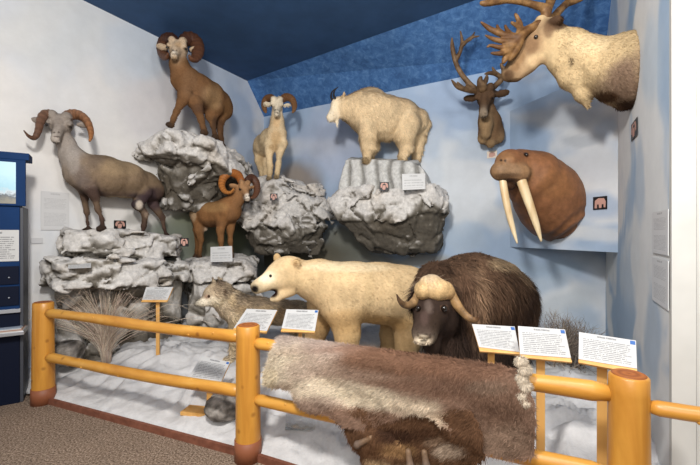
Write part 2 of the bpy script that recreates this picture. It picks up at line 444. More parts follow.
# flat ceiling and the sponge-painted slope under it
M_CEIL = mat('ceiling_paint', hexc('#27486f'), .8); t = NT(M_CEIL)
t.l(t.ramp(t.noise(2.2, 3), [(.35, hexc('#284a72')), (.65, hexc('#30547f'))]), t.b.inputs['Base Color'])
cp = [(*SA,), (*SD,), (2.555, -1, ZC), (-6, -1, ZC), (-6, 1, ZC), (-4.95, 1.0, ZC)]
tag(meshobj('ceiling', np.array(cp), [[0, 1, 2, 3, 4, 5]], M_CEIL, smooth=False), kind='structure')
M_SLOPE = mat('sponged_paint', rough=.8); t = NT(M_SLOPE)
a = t.ramp(t.noise(11, 5, .75, dist=.6), [(.38, hexc('#345d92')), (.52, hexc('#4470a6')), (.68, hexc('#5e88ba'))])
b = t.ramp(t.noise(1.2, 2), [(.3, .8), (.7, 1.12)]); t.l(t.mix(a, b, 1.0, 'MULTIPLY'), t.b.inputs['Base Color'])
tag(meshobj('ceiling_slope', np.array([SA, [*WLc, ZB], [*WRc, ZB], SD]), [[0, 1, 2, 3]], M_SLOPE, smooth=False), kind='structure')

# carpet
M_CARPET = mat('speckled_carpet', rough=.95, spec=.1); t = NT(M_CARPET)
a = t.ramp(t.noise(75, 2, .8), [(.36, hexc('#4f4034')), (.5, hexc('#857262')), (.64, hexc('#ad9a88'))])
b = t.ramp(t.noise(3, 3), [(.3, .9), (.7, 1.08)]); t.l(t.mix(a, b, 1.0, 'MULTIPLY'), t.b.inputs['Base Color']); t.bump(t.noise(75, 2, .8), .5, .01)
tag(meshobj('floor', np.array([[-6, -1, 0], [4, -1, 0], [4, 8, 0], [-6, 8, 0]]), [[0, 1, 2, 3]], M_CARPET, smooth=False), kind='structure')

# white end of the right wall
M_WHITE = mat('white_paint', hexc('#dcdbd6'), .6); t = NT(M_WHITE); t.l(t.ramp(t.noise(3, 3), [(.3, hexc('#c2c1bc')), (.7, hexc('#cfcec9'))]), t.b.inputs['Base Color'])
def prism(poly, z0, z1):
    n = len(poly); V = [[*p, z0] for p in poly]+[[*p, z1] for p in poly]
    return np.array(V), [[i, (i+1) % n, (i+1) % n+n, i+n] for i in range(n)]+[list(range(n))[::-1], [n+i for i in range(n)]]
V, Fc = prism([(1.68, 2.0), (1.655, 1.955), (1.735, 1.905), (3.2, 1.86), (3.2, 2.4), (1.9, 2.4)], 0, ZC)
tag(meshobj('wall_end', V, Fc, M_WHITE, smooth=False), kind='structure')
V, Fc = prism([(1.735, 1.90), (1.748, 1.885), (3.2, 1.84), (3.2, 1.86)], 0, ZC)
tag(meshobj('trim_1', V, Fc, M_WHITE, smooth=False), kind='structure')
# panel built across the corner behind the walrus
P0, P1 = np.array([2.11, 5.01]), np.array([2.546, 3.61]); ZP0, ZP1 = 1.36, 3.15
V, Q = wallgrid(P0, P1, lambda U: 1+0*U, 60, 60); V[:, 2] = ZP0+V[:, 2]*(ZP1-ZP0)
C = blobs(V, pclouds(V), BACKP, 6)
pan = tag(meshobj('wall_corner_panel', V, Q, M_MURAL, col=C), kind='structure')
MB().add([[*P0, ZP0], [*P1, ZP0], [3.02, 4.49, ZP0], [*P0, ZP1], [*P1, ZP1], [3.02, 4.49, ZP1]], [[0, 2, 1], [3, 4, 5]]).build('panel_underside', mat('panel_board', hexc('#8c8f92'), .8), pan)

# ================================================================ snow blanket
FA, FB = np.array([-.70, 2.61]), np.array([1.24, 1.69])       # fence post centres (middle, right)
FL = np.array([-2.80, 3.47]); FD = nrm(FB-FA); FN = np.array([-FD[1], FD[0]])  # FN points into the display
if FN[1] < 0: FN = -FN
def fence_dist(X, Y): return np.where(X < FA[0], (X-FA[0])*.379+(Y-FA[1])*.926, np.where(X > FB[0], (X-FB[0])*.525+(Y-FB[1])*.851, (X-FA[0])*FN[0]+(Y-FA[1])*FN[1]))
def snow_z(X, Y):
    d = fence_dist(X, Y); P = np.stack([X, Y, 0*X], -1)
    return .045+.20*sstep(.05, .9, d)+.05*fbm(P*2.2, 3, 61)*sstep(0, .3, d)+.085*fbm(P*2.6*np.array([1, 1.6, 1])+fbm(P*2, 2, 7)[..., None]*1.5, 3, 62, True)*sstep(0, .25, d)
xs = np.arange(-3.7, 3.1, .025); ys = np.arange(1.1, 7.3, .025); X, Y = np.meshgrid(xs, ys, indexing='ij')
dl = (X-WLc[0])-.54*(Y-WLc[1]); db = (WLc[1]-Y)*1.738-(X-WLc[0]); dr = (.6+.539*Y)-X
inside = (fence_dist(X, Y) > .002) & (dl > -.1) & (db > -.2) & (dr > np.where(Y < 2.0, -.7, -.12))
Z = np.where(fence_dist(X, Y) < .05, .034, snow_z(X, Y)); V = np.stack([X, Y, Z], -1).reshape(-1, 3); m = len(ys)
cell = inside[:-1, :-1] & inside[1:, :-1] & inside[:-1, 1:] & inside[1:, 1:]
I = np.stack(np.nonzero(cell), -1); b = I[:, 0]*m+I[:, 1]; Q = np.stack([b, b+m, b+m+1, b+1], -1)
used, inv = np.unique(Q, return_inverse=True); V = V[used]; Q = inv.reshape(Q.shape)
C = hexc('#d3d2d2')*np.ones((len(V), 1))*(1+.07*fbm(V*5, 3, 70))[:, None]
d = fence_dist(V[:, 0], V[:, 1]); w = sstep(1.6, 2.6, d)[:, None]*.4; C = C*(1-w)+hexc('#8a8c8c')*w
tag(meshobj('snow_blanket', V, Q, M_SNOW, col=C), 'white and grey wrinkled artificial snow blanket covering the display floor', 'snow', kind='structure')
bpy.data.objects['snow_blanket'].name = 'floor_snow'

# kerb board along the fence
M_KERB = mat('kerb_paint', hexc('#7b4a36'), .6); t = NT(M_KERB); t.l(t.ramp(t.noise(14, 3), [(.3, hexc('#6a3d2c')), (.7, hexc('#8a5743'))]), t.b.inputs['Base Color'])
for i, (p, q) in enumerate(((FL, FA), (FA, FB), (FB, np.array([2.1, 1.16])))):
    dr_ = nrm(q-p); nn = np.array([-dr_[1], dr_[0]])
    V, Fc = prism([p-nn*.012, q-nn*.012, q+nn*.014, p+nn*.014], 0, .05); tag(meshobj('trim_%d' % (i+2), V, Fc, M_KERB, smooth=False), kind='structure')

# ================================================================ fence
M_LOG = mat('varnished_pine', rough=.38, spec=.5); t = NT(M_LOG)
g = t.ramp(t.noise(6, 4, .6, t.coord((1, 1, .12)), .8), [(.3, hexc('#b27528')), (.55, hexc('#cd923b')), (.75, hexc('#dcaa55'))])
vo = t.n('ShaderNodeTexVoronoi'); vo.inputs['Scale'].default_value = 7; t.l(t.coord(), vo.inputs['Vector'])
k = t.ramp(vo.outputs['Distance'], [(.05, .35), (.16, 1.0)])
t.l(t.mix(g, t.mix(hexc('#7a4210'), (1, 1, 1), k), .9, 'MULTIPLY'), t.b.inputs['Base Color']); t.bump(t.noise(18, 3), .15, .01)
M_LOGEND = mat('sawn_pine_end', rough=.6); t = NT(M_LOGEND)
wv = t.n('ShaderNodeTexWave', wave_type='RINGS', rings_direction='SPHERICAL'); wv.inputs['Scale'].default_value = 9; wv.inputs['Distortion'].default_value = 2
t.l(t.coord(), wv.inputs['Vector']); t.l(t.ramp(wv.outputs['Fac'], [(0, hexc('#8a4a1c')), (1, hexc('#a9622a'))]), t.b.inputs['Base Color'])
M_SLEEVE = mat('brown_sleeve', hexc('#8a5236'), .55)
def lathe(cx, cy, prof, seg=28, wob=0.0, ph=0):
    V = []; n = len(prof)
    for z, r in prof:
        for j in range(seg):
            a = 2*math.pi*j/seg; rr = r*(1+wob*math.sin(2*a+ph+z*2)+wob*.6*math.sin(3*a-z*5+ph)); V.append([cx+rr*math.cos(a), cy+rr*math.sin(a), z])
    Fs = [[i*seg+j, i*seg+(j+1) % seg, (i+1)*seg+(j+1) % seg, (i+1)*seg+j] for i in range(n-1) for j in range(seg)]
    return V, Fs+[list(range(seg))[::-1], [(n-1)*seg+j for j in range(seg)]]
def post(p, r0, r1, h, label, ph, M=None):
    t_ = thing('fence_post', label, 'post', (*p, 0), 'log posts of the barrier fence')
    zs = np.linspace(.0, h-.008, 14)
    V, Fs = lathe(*p, [(z, r0+(r1-r0)*z/h) for z in zs]+[(h, (r1-.008))], 30, .015, ph); MB().add(V, Fs).build('log', M_LOG, t_, True)
    V, Fs = lathe(*p, [(h-.001, r1-.010), (h+.003, r1-.013)], 30, .015, ph); MB().add(V, Fs).build('top_cap', M_LOGEND, t_, False, origin=(*p, h))
    V, Fs = lathe(*p, [(0, r0+.007), (.135, r0+.006), (.137, r0+.001)], 30, .004); MB().add(V, Fs).build('base_sleeve', M_SLEEVE, t_, True)
    return t_
post(FL, .088, .080, .915, 'varnished pine fence post at the far left beside the blue kiosk', 0)
post(FA, .085, .080, .915, 'middle varnished pine fence post between the open rails and the fur hide', 2)
post(FB, .084, .078, .920, 'large nearest pine fence post at the right with a sawn brown top', 4)
def rail(p, q, z0, z1, r0, r1, label, seed):
    n = 30; tt = np.linspace(0, 1, n); P = np.stack([p[0]+(q[0]-p[0])*tt, p[1]+(q[1]-p[1])*tt, z0+(z1-z0)*tt], -1)
    P[:, 2] += .008*np.sin(tt*5+seed); rng = np.random.default_rng(seed)
    R = (r0+(r1-r0)*tt)*(1+.03*np.sin(tt*17+seed)); R[0] *= .75; R[-1] *= .75
    mb = MB(); mb.tube(P, R, 18, rip=lambda i, a: .04*math.sin(2*a+i*.4))
    for _ in range(7):      # trimmed knots
        i = rng.integers(2, n-2); a = rng.uniform(0, 6.28); T = nrm(P[i+1]-P[i-1]); X = nrm(np.cross([0, 0, 1], T)); Yv = np.cross(T, X)
        mb.ball(P[i]+(X*math.cos(a)+Yv*math.sin(a))*R[i]*.86, (.012, .012, .012), u=10, v=7)
    o = mb.build('fence_rail', M_RAIL, None, True, origin=P[n//2]); tag(o, label, 'rail', 'log rails of the barrier fence')
    return o
M_RAIL = M_LOG.copy(); M_RAIL.name = 'varnished_pine_rail'
for nd in M_RAIL.node_tree.nodes:
    if nd.type == 'MAPPING': nd.inputs['Scale'].default_value = (.25, .4, 1.5)
u1 = nrm(FA-FL); u2 = nrm(FB-FA)
rail(FL+u1*.06, FA-u1*.05, .815, .830, .040, .044, 'upper left pine rail in front of the dry grass and rocks', 1)
rail(FL+u1*.06, FA-u1*.05, .415, .445, .040, .044, 'lower left pine rail in front of the white snow blanket', 2)
rail(FA+u2*.05, FB-u2*.07, .800, .815, .040, .044, 'upper right pine rail with the fur hide hung over it', 3)
rail(FA+u2*.05, FB-u2*.07, .425, .445, .038, .044, 'lower right pine rail passing behind the fur hide', 4)
rail(FB+np.array([.06, -.037]), np.array([2.1, 1.16]), .80, .81, .033, .033, 'short pine rail running right from the large post past the white wall', 5)
CLIP_L = (np.array([-.880, .474, 0]), np.array([-.880, .474])@WLc)       # keep P.n <= o
CLIP_B = (np.array([.499, .867, 0]), np.array([.499, .867])@WLc)
CLIP_R = (np.array([.880, -.474, 0]), np.array([.880, -.474])@WRc)
CLIP_P = (np.array([.955, .297, 0]), np.array([.955, .297])@P0)
# ================================================================ fibreglass rock ledges
SNOWC, GREYC, DARKC = hexc('#cdc9c4'), hexc('#938d83'), hexc('#5a544b')
def rock(name, label, hulls, h=.022, amp=.06, freq=3.2, seed=0, snow=.0, dark=.0, extra=None, group='rock ledges carrying the mounts', zsnow=None, ridge=.5, flat=(1, 1, 1), feet=()):
    S = Sdf()
    for pts in hulls: S.hull([J(*p) if len(p) == 3 else np.array(p[:3]) for p in pts], GREYC, k=.03, round=.0)
    fl = np.array(flat); FT = [J(*f)+np.array([0, 0, -.005]) for f in feet]
    for f in FT: S.ell(f-np.array([0, -.01, .10]), (.13, .13, .10), GREYC, .08)
    def warp(P): return P*freq*fl+np.stack([fbm(P*freq*.6+5, 2, seed+1), fbm(P*freq*.6+15, 2, seed+2), fbm(P*freq*.6+25, 2, seed+3)], -1)*.5
    def disp(P):
        w = warp(P); v, e = facets(w, seed); v2, e2 = facets(w*2.3+7, seed+30)
        D = amp*(v*1.1+v2*.45)-amp*.7*fbm(P*1.8, 2, seed+5)+amp*.5*np.exp(-e*9)-.004
        for f in FT: D = D*(1-np.exp(-((P-f)**2).sum(-1)/.13**2))
        return D
    V, Q, C = S.build(h, disp, clip=[CLIP_L, CLIP_B])
    N = vnormals(V, Q)
    w = warp(V); v, e = facets(w, seed); v2, e2 = facets(w*2.3+7, seed+30)
    n1 = fbm(V*4+fbm(V*4, 2, seed+21)[:, None], 3, seed+20); n2 = fbm(V*13, 3, seed+22, True)
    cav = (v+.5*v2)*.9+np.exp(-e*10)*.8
    s = .12+snow+N[:, 2]*.85+n1*.5+n2*.15-cav*.5
    if zsnow: s = s+zsnow[2]*sstep(zsnow[0], zsnow[1], V[:, 2])-zsnow[2]*.5
    w1 = sstep(-.15, .55, s)[:, None]; C = GREYC*(1-w1)+SNOWC*w1
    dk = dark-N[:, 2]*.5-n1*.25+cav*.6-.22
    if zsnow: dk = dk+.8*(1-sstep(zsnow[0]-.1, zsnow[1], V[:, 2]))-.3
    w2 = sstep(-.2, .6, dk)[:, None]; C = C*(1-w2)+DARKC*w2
    C = C*(1+.16*n2[:, None]); br_ = sstep(.0, .5, fbm(V*2.3+8, 3, seed+41))[:, None]*.3; C = C*(1-br_)+C*np.array([1.0, .86, .70])*br_
    o = meshobj(name, V, Q, M_ROCK, col=C); tag(o, label, 'rock', group); return o

# ledge carrying the topmost ram
rock('rock_ledge', 'highest grey rock ledge with a snowy rim under the topmost brown ram', [
    [(137,150,4.95),(165,131,4.8),(205,141,5.0),(240,170,5.5),(249,178,5.9),(138,158,4.95),(170,150,4.7),(205,158,4.95),(243,180,5.5),(160,137,5.35),(236,150,6.4),(250,165,6.7)],
    [(160,150,5.1),(205,156,5.1),(238,172,5.6),(152,205,5.25),(168,211,5.1),(200,212,5.4),(222,200,5.8),(240,190,6.3),(240,160,6.5)]],
    feet=[(171,128,4.78),(204.6,135.5,4.95),(215.8,139.5,5.3),(221.8,149,5.5)], seed=3, amp=.08, snow=.15, dark=.1, zsnow=(2.35, 2.62, .75))
# ledge carrying the grey stone sheep (two steps, then a sheer face)
rock('rock_ledge', 'large stepped snowy ledge under the grey ram at the left', [
    [(62,231.5,3.95),(62,252,3.92),(112,229,4.15),(176,238,4.75),(178,258,4.75),(112,255,4.1),(64,231,4.3),(64,255,4.3),(180,236,5.5),(180,258,5.5)],
    [(42,262,3.9),(43,284,3.9),(54,258,3.75),(60,288,3.72),(110,258,3.85),(112,291,3.82),(150,262,4.2),(186,266,4.7),(188,278,4.7),(150,290,4.2),(190,262,5.7),(190,280,5.7),(45,260,4.2),(45,284,4.2)]],
    feet=[(102.5,231.5,4.1),(88,233,4.2),(142.3,239,4.75),(166.5,239,5.05)], seed=12, amp=.05, freq=3.6, snow=.32, dark=-.15, flat=(1, 1, 2.2))
rock('lower_rock', 'sheer dark grey rock face below the stepped snowy ledge behind the dry grass', [
    [(56,285,4.05),(60,372,3.95),(110,284,4.2),(112,378,4.05),(150,284,4.45),(152,370,4.3),(178,284,4.85),(176,352,4.7),(70,284,4.7),(70,360,4.7),(178,284,5.6),(178,352,5.6)]],
    seed=23, amp=.09, freq=2.2, snow=-.28, dark=.12)
# lower middle ledge with the small ram, and the broken rock under it
rock('rock_ledge', 'low snowy rock ledge under the small brown ram', [
    [(184,266,4.8),(200,259,4.95),(240,260,5.0),(256,274,5.05),(186,282,4.8),(205,284,4.75),(235,287,4.85),(257,284,5.05),(190,257,6.1),(255,256,6.3),(190,270,6.1),(255,272,6.3)]],
    feet=[(199.8,260.5,5.48),(196.5,258.5,5.68),(221.5,261,5.26),(231.5,260,5.4)], seed=31, amp=.05, freq=4, snow=.3, dark=-.1)
rock('lower_rock', 'broken dark rock under the low snowy ledge behind the wolf', [
    [(186,284,5.0),(205,286,4.9),(236,288,5.0),(188,340,4.75),(210,345,4.7),(245,340,4.8),(262,286,5.4),(262,335,5.2),(190,280,5.8),(262,280,6.1)]],
    seed=37, amp=.14, freq=2.6, snow=-.1, dark=.15)
# ledge carrying the white ram
rock('rock_ledge', 'craggy middle rock ledge tapering to a dark point under the white ram', [
    [(248,206,5.7),(258,182,5.85),(284,179.5,5.8),(298,193,5.8),(326,206,5.75),(335,224,5.85),(300,226,5.6),(262,226,5.6),(240,228,5.7),(262,176,6.7),(325,190,6.3),(335,215,6.25),(245,205,6.9)],
    [(240,226,5.75),(300,228,5.6),(337,220,5.85),(316,254,5.95),(300,257,5.8),(266,257,5.75),(244,238,5.9),(262,230,6.8),(325,232,6.3)]],
    feet=[(269.3,181,5.8),(276.9,179.5,5.8),(262,182.5,6.25),(265.4,181.5,6.3)], seed=44, amp=.10, freq=3.4, snow=.14, dark=.12, zsnow=(1.55, 1.85, .8))
# ledge and fluted plinth carrying the goat
rock('rock_ledge', 'broad rock ledge with a snowy rim and dark faceted underside below the goat', [
    [(329,200,5.35),(340,190,5.3),(380,188,5.1),(432,187,4.85),(448,203,4.9),(449,214,4.95),(338,221,5.3),(380,222,5.0),(432,214,4.8),(345,185,6.1),(446,190,5.4),(449,212,5.4)],
    [(337,219,5.35),(380,222,5.05),(432,212,4.85),(448,211,5.0),(370,253,5.35),(400,255,5.2),(434,254,5.05),(444,245,5.3),(350,222,6.1),(440,250,5.45),(375,252,5.85)]],
    seed=52, amp=.06, freq=3.0, snow=.2, dark=.12, zsnow=(1.72, 2.0, .8))
def plinth():
    S = Sdf(); S.hull([J(*p) for p in [(346,160,5.35),(385,160,5.15),(419,164,5.0),(338,193,5.35),(385,195,5.1),(431,193,4.88),(352,157,6.0),(418,160,5.5),(345,193,6.1),(434,192,5.4)]], GREYC, k=.02)
    a = nrm(J(431, 190, 4.88)-J(338, 190, 5.35)); ztop = J(385, 163, 5.1)[2]
    def disp(P):
        u = P@a; fall = sstep(ztop+.06, ztop-.03, P[..., 2])
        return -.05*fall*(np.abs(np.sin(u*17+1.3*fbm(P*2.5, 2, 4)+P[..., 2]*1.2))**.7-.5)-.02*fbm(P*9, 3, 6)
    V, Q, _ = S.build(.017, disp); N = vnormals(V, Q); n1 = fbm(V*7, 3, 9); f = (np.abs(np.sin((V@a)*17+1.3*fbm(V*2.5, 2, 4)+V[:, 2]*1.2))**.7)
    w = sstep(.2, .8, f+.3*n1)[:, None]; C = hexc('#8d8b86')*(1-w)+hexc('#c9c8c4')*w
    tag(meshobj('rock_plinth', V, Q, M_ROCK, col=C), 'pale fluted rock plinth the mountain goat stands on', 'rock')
plinth()
# small boulders in the snow
def boulder(c, r, label, seed, dark=.1, snow=0, name='boulder'):
    S = Sdf(); S.ell(c, r, GREYC)
    V, Q, C = S.build(.018, lambda P: -.05*fbm(P*6, 3, seed, True)); n = fbm(V*22, 3, seed+1); w = sstep(-.4, .4, n)[:, None]
    C = hexc('#5b5650')*(1-w)+hexc('#a7a19a')*w
    tag(meshobj(name, V, Q, M_ROCK, col=C), label, 'rock')
boulder(J(223, 408, 2.95), (.11, .10, .075), 'small speckled stone lying beside the middle fence post', 71)
boulder(J(68, 352, 3.85), (.12, .12, .12), 'grey boulder behind the left fence post', 73)
# ================================================================ sheep
def sheep_head(S, skull, nose, face, muzzle, dark, w=1.0, sc=1.22):
    """head modelled about the skull centre; returns a function giving points in head space"""
    skull = np.asarray(skull); nose = np.asarray(nose); Ln = np.linalg.norm(nose-skull); s = Ln/.2*sc
    F, L, U = frame(nose-skull); M = np.stack([F, L, U], -1)
    pt = lambda f, l, u: skull+(F*f+L*l*w+U*u)*s
    S.ell(skull, np.array([.085, .062*w, .07])*s, face, .03, M)
    S.cap(pt(.03, 0, .01), pt(.19, 0, -.015), .052*s, .028*s, face, .03, (L, .82))
    S.cap(pt(.02, 0, -.045), pt(.17, 0, -.042), .036*s, .024*s, face, .02, (L, .8))
    S.ell(pt(.195, 0, -.022), np.array([.026, .028, .031])*s, muzzle, .015, M)
    for q in (-1, 1):
        S.ell(pt(.045, q*.05, .035), np.array([.03, .02, .018])*s, face, .02, M)          # brow
        S.ell(pt(0, q*.035, .065), np.array([.04, .03, .03])*s, face, .02, M)            # horn base
        e = pt(-.015, q*.11, .005); ax = nrm(L*q*1.0-F*.15-U*.1); E = np.stack([ax, nrm(np.cross(ax, U)), U], -1)
        S.ell(e, np.array([.05, .015, .026])*s, face*.92, .012, E)                       # ear
        S.paint(pt(.06, q*.062, .012), np.array([.026]*3)*s, dark*.6, .8)
        S.paint(pt(.222, q*.018, -.008), np.array([.012]*3)*s, dark*.25, .9)
    S.paint(pt(.205, 0, -.045), np.array([.05, .04, .010])*s, dark*.4, .7)
    return pt, s
def hooves(S, feet, col=None, k=.012):
    col = hexc('#3a2f28') if col is None else col
    for f in feet:
        p = J(*f[:3]); r = f[3]*f[2]/F0
        S.cap(p+np.array([0, 0, r*.7]), p+np.array([-.2*r, -.9*r, r*.45]), r*.8, r*.62, col, k)
def quad_legs(S, legs, cu, cl, k=.03, kr=1.0):
    for lg in legs:
        n = len(lg); cols = [cu*(1-min(1, i/(n-2)*kr))+cl*min(1, i/(n-2)*kr) for i in range(n-1)]
        S.chain(lg, cu, k=k, cols=cols)
HORNS = 'horn'

# ---- grey stone sheep at the left
S = Sdf(); tan, belly, neck, legc, face = hexc('#87725b'), hexc('#4a3c40'), hexc('#a1978e'), hexc('#4a3732'), hexc('#9c9187')
S.chain([(87,173,4.22,19.5),(104,175.5,4.38,20),(126,180,4.62,17.5),(145,186.5,4.88,14.5),(152,190,4.96,12.5)], tan, k=.06)
S.chain([(88,184,4.2,12),(106,187,4.38,9),(130,191,4.6,7)], belly, k=.05, cw=.8)
S.chain([(61,129,4.12,8),(66,142,4.12,9.5),(73,157,4.14,12.5),(82,171,4.18,17.5)], neck, k=.06)
quad_legs(S, [[(88,186,4.12,9.5),(95,197,4.1,4.6),(98,209,4.1,3.1),(102,219,4.1,2.0),(102.5,228,4.1,2.3)],
              [(83,186,4.26,9),(84.5,197,4.24,4.4),(86.3,212,4.22,3.0),(87.3,222,4.22,2.0),(88,230,4.2,2.3)],
              [(143,192,4.72,10),(138,204,4.72,6.2),(145,214,4.75,3.3),(143.5,226,4.75,2.0),(142.3,236,4.75,2.3)],
              [(151,193,5.05,10),(153,205,5.02,5.6),(162,217,5.05,3.2),(164,228,5.05,2.0),(166.5,236.5,5.05,2.3)]], tan*.75, legc)
hooves(S, [(102.5,231,4.1,4.2),(88,232.5,4.2,4.2),(142.3,238.5,4.75,4),(166.5,238.5,5.05,4)])
S.ell(J(138.5,204,4.62), (.05,.04,.065), hexc('#b8aa9c'), .02)
S.ell(J(160,185,5.02), (.03,.03,.07), hexc('#4f3f38'), .02)
S.paint(J(120,199,4.55), np.array([.22,.2,.05]), hexc('#b59f80'), .7); S.paint(J(158,196,4.85), np.array([.14,.24,.14]), hexc('#51413f'), .8); S.paint(J(142,197,4.55), np.array([.2,.3,.07]), hexc('#453a42'), .8); S.paint(J(92,192,4.0), np.array([.16,.25,.12]), hexc('#4c3b36'), .75)  # purple lower flank: dark coat, with the belly's shadow painted in too
S.paint(J(86,186,4.0), np.array([.2,.2,.16]), hexc('#6a5a52'), .6); S.paint(J(76,175,4.0), np.array([.09,.2,.16]), hexc('#8d8078'), .5)
pt, s = sheep_head(S, J(61,124.5,4.08), J(56.6,133,3.93), face, hexc('#cfc4b8'), hexc('#4a3d38'), w=1.22, sc=1.42)
V, Q, C = S.build(.0115, lambda P: -.018*fbm(P*6, 3, 101))
C = blobs(V, C, [(128, 204, 26, 5, '#3f343c', .9), (152, 200, 14, 14, '#4a3b3f', .85), (92, 196, 14, 9, '#46362f', .85), (84, 178, 9, 14, '#6f625a', .5), (112, 200, 13, 3.5, '#b7a48a', .9), (97, 162, 10, 10, '#6f6055', .5), (120, 168, 24, 10, '#a18a6c', .7),  # flank darks mix coat colour with shade painted beneath the belly
    (74, 160, 8, 16, '#a9a098', .6), (160, 192, 6, 10, '#6a574a', .5), (138.5, 205, 4, 5, '#c4b7a8', 1), (147, 215, 4, 4, '#b09a86', .5), (162, 218, 3, 6, '#3d2d2a', .6)], 1.5); C = blobs(V, C, [(54.3, 132.5, 1.3, 1, '#3a2d28', .9), (58.6, 132.3, 1.3, 1, '#3a2d28', .9), (56.6, 136.6, 4.5, .9, '#4a3a33', .85), (60, 121, 5, 4, '#8d8177', .6), (52.5, 125, 2, 4, '#84776c', .5), (67, 126, 3, 5, '#8d8075', .5)], .2)
o = furred('stone_sheep', V, Q, C, 'grey brown ram with wide flaring horns on the stepped ledge at the left', 'sheep',
           [dict(count=26000, length=.022, lift=.35, comb=(.8, .6, -.7), width=.0032, cjit=.13)])
eyes(o, [pt(.062, q*.058, .014) for q in (-1, 1)], .014)
horn(o, [(58,119.5,4.06,4.6),(52,115.2,4.02,4.9),(45,114.8,3.95,4.6),(40.5,121.5,3.88,4.1),(38.3,131,3.82,3.3),(34.5,137.8,3.78,2.5),(28.7,136,3.72,1.6),(23.7,130.3,3.68,.5)], '#7a5b48', '#5a3c2c')
horn(o, [(63,119.5,4.1,4.8),(70,115,4.18,5.2),(79,115,4.2,5),(86.5,120.5,4.15,4.4),(90.5,130,4.08,3.5),(90.8,137,4.02,2.4),(89.6,141,3.98,1.2)], '#7a5b48', '#a06a3e')

# ---- topmost brown ram
S = Sdf(); br, dk, fc = hexc('#7a583b'), hexc('#463024'), hexc('#c2ab90')
S.chain([(188,82,4.98,15.5),(198,91,5.12,16.5),(208,97,5.3,16),(218,104,5.5,13.5),(222,109,5.58,11.5)], br, k=.06)
S.chain([(178,55,4.88,8),(179,66,4.9,10),(184,78,4.93,13.5)], br*1.02, k=.05)
quad_legs(S, [[(185,95,4.9,10),(182,101,4.86,6.6),(176.5,111,4.8,3.6),(173.5,119,4.78,2.6),(171.3,125,4.78,2.6)],
              [(195,102,4.98,9),(198,110,4.95,5),(201.5,120,4.95,3.4),(203.5,128,4.95,2.6),(204.4,133,4.95,2.6)],
              [(214,108,5.3,10),(211.8,117,5.3,6),(213,126,5.3,3.2),(214.5,133,5.3,2.5),(215.6,137,5.3,2.5)],
              [(222,109,5.55,10.5),(218.5,120,5.5,6.6),(220,130,5.5,3.6),(221,139,5.5,2.6),(221.6,146,5.5,2.6)]], br*.95, br*.8)
hooves(S, [(171,127.5,4.78,3.8),(204.6,135,4.95,3.6),(215.8,139,5.3,3.4),(221.8,148.5,5.5,3.6)])
S.paint(J(190,86,4.7), np.array([.2,.3,.22]), hexc('#8d6b4e'), .4); S.paint(J(212,98,5.1), np.array([.14,.3,.16]), hexc('#a58a68'), .6)
S.paint(J(219,124,5.4), np.array([.08,.2,.12]), dk, .6); S.paint(J(201,113,5.0), np.array([.12,.2,.06]), dk, .5)
pt, s = sheep_head(S, J(178.3,49,4.86), J(174.6,52,4.67), fc, hexc('#dccdb8'), dk, w=1.2, sc=1.3)
V, Q, C = S.build(.0135, lambda P: -.018*fbm(P*6, 3, 111))
C = blobs(V, C, [(190, 84, 9, 16, '#7a5c42', .6), (213, 96, 9, 15, '#937350', .7), (202, 96, 5, 14, '#72563e', .5), (226, 108, 6, 10, '#84623f', .6), (199, 108, 10, 5, '#5d4433', .7), (178, 62, 9, 6, '#80603f', .5), (214, 124, 4, 10, '#4e3a2c', .8), (221, 138, 4, 10, '#3f2d22', .6)], 1.5); C = blobs(V, C, [(173, 50.3, 1.1, .9, '#3d2c22', .9), (176.4, 50.3, 1.1, .9, '#3d2c22', .9), (174.7, 54, 3.5, .8, '#4a3628', .85), (175, 58, 4, 3, '#a98d6c', .6), (178, 44.5, 4, 3, '#b08f69', .6), (174.7, 52, 3, 1.4, '#e8ddcb', .7)], .2)
o = furred('bighorn_sheep', V, Q, C, 'dark horned brown ram with raised head on the highest rock ledge', 'sheep',
           [dict(count=24000, length=.022, lift=.35, comb=(.6, .5, -.8), width=.0036, cjit=.14)])
eyes(o, [pt(.062, q*.062, .014) for q in (-1, 1)], .015)
horn(o, [(175,42,4.87,5.4),(169.5,38.8,4.95,6.2),(164,41.5,5.0,6.2),(162,49,4.95,5.6),(164,56,4.85,4.4),(167,57,4.74,2.6),(168,53,4.68,1)], '#43281e', '#6b4630')
horn(o, [(182.5,42,4.87,5.6),(189,38.5,4.95,6.6),(195.5,42,5.0,6.8),(198,50,4.95,6.2),(196,58,4.85,4.8),(191.5,59,4.74,3),(189,55,4.68,1)], '#43281e', '#6b4630')

# ---- small reddish ram
S = Sdf(); br, dk, fc = hexc('#8a623f'), hexc('#523a2a'), hexc('#a07a57')
S.chain([(201,214,5.55,11.5),(211,215,5.45,12.5),(221,213.5,5.38,12.5),(229,211,5.32,13)], br, k=.05)
S.chain([(229,207,5.3,11.5),(236,199,5.26,8.5),(242,191,5.22,7)], br, k=.05)
quad_legs(S, [[(200,219,5.48,9.5),(199,230,5.46,5.2),(201,240,5.48,3.2),(200,250,5.48,2.4),(199.8,257,5.48,2.5)],
              [(202,219,5.68,8.5),(197.5,229,5.66,5),(198,240,5.68,3),(196.8,250,5.68,2.4),(196.5,256,5.68,2.5)],
              [(222,219,5.28,8),(220.5,230,5.26,4.2),(221,241,5.26,3),(221.5,250,5.26,2.3),(221.5,258,5.26,2.5)],
              [(230,217,5.42,8),(230.5,229,5.4,4.2),(230.5,241,5.4,3),(231,250,5.4,2.3),(231.5,257,5.4,2.5)]], br, br*.72)
hooves(S, [(199.8,260,5.48,3.6),(196.5,258,5.68,3.4),(221.5,260.5,5.26,3.5),(231.5,259.5,5.4,3.5)])
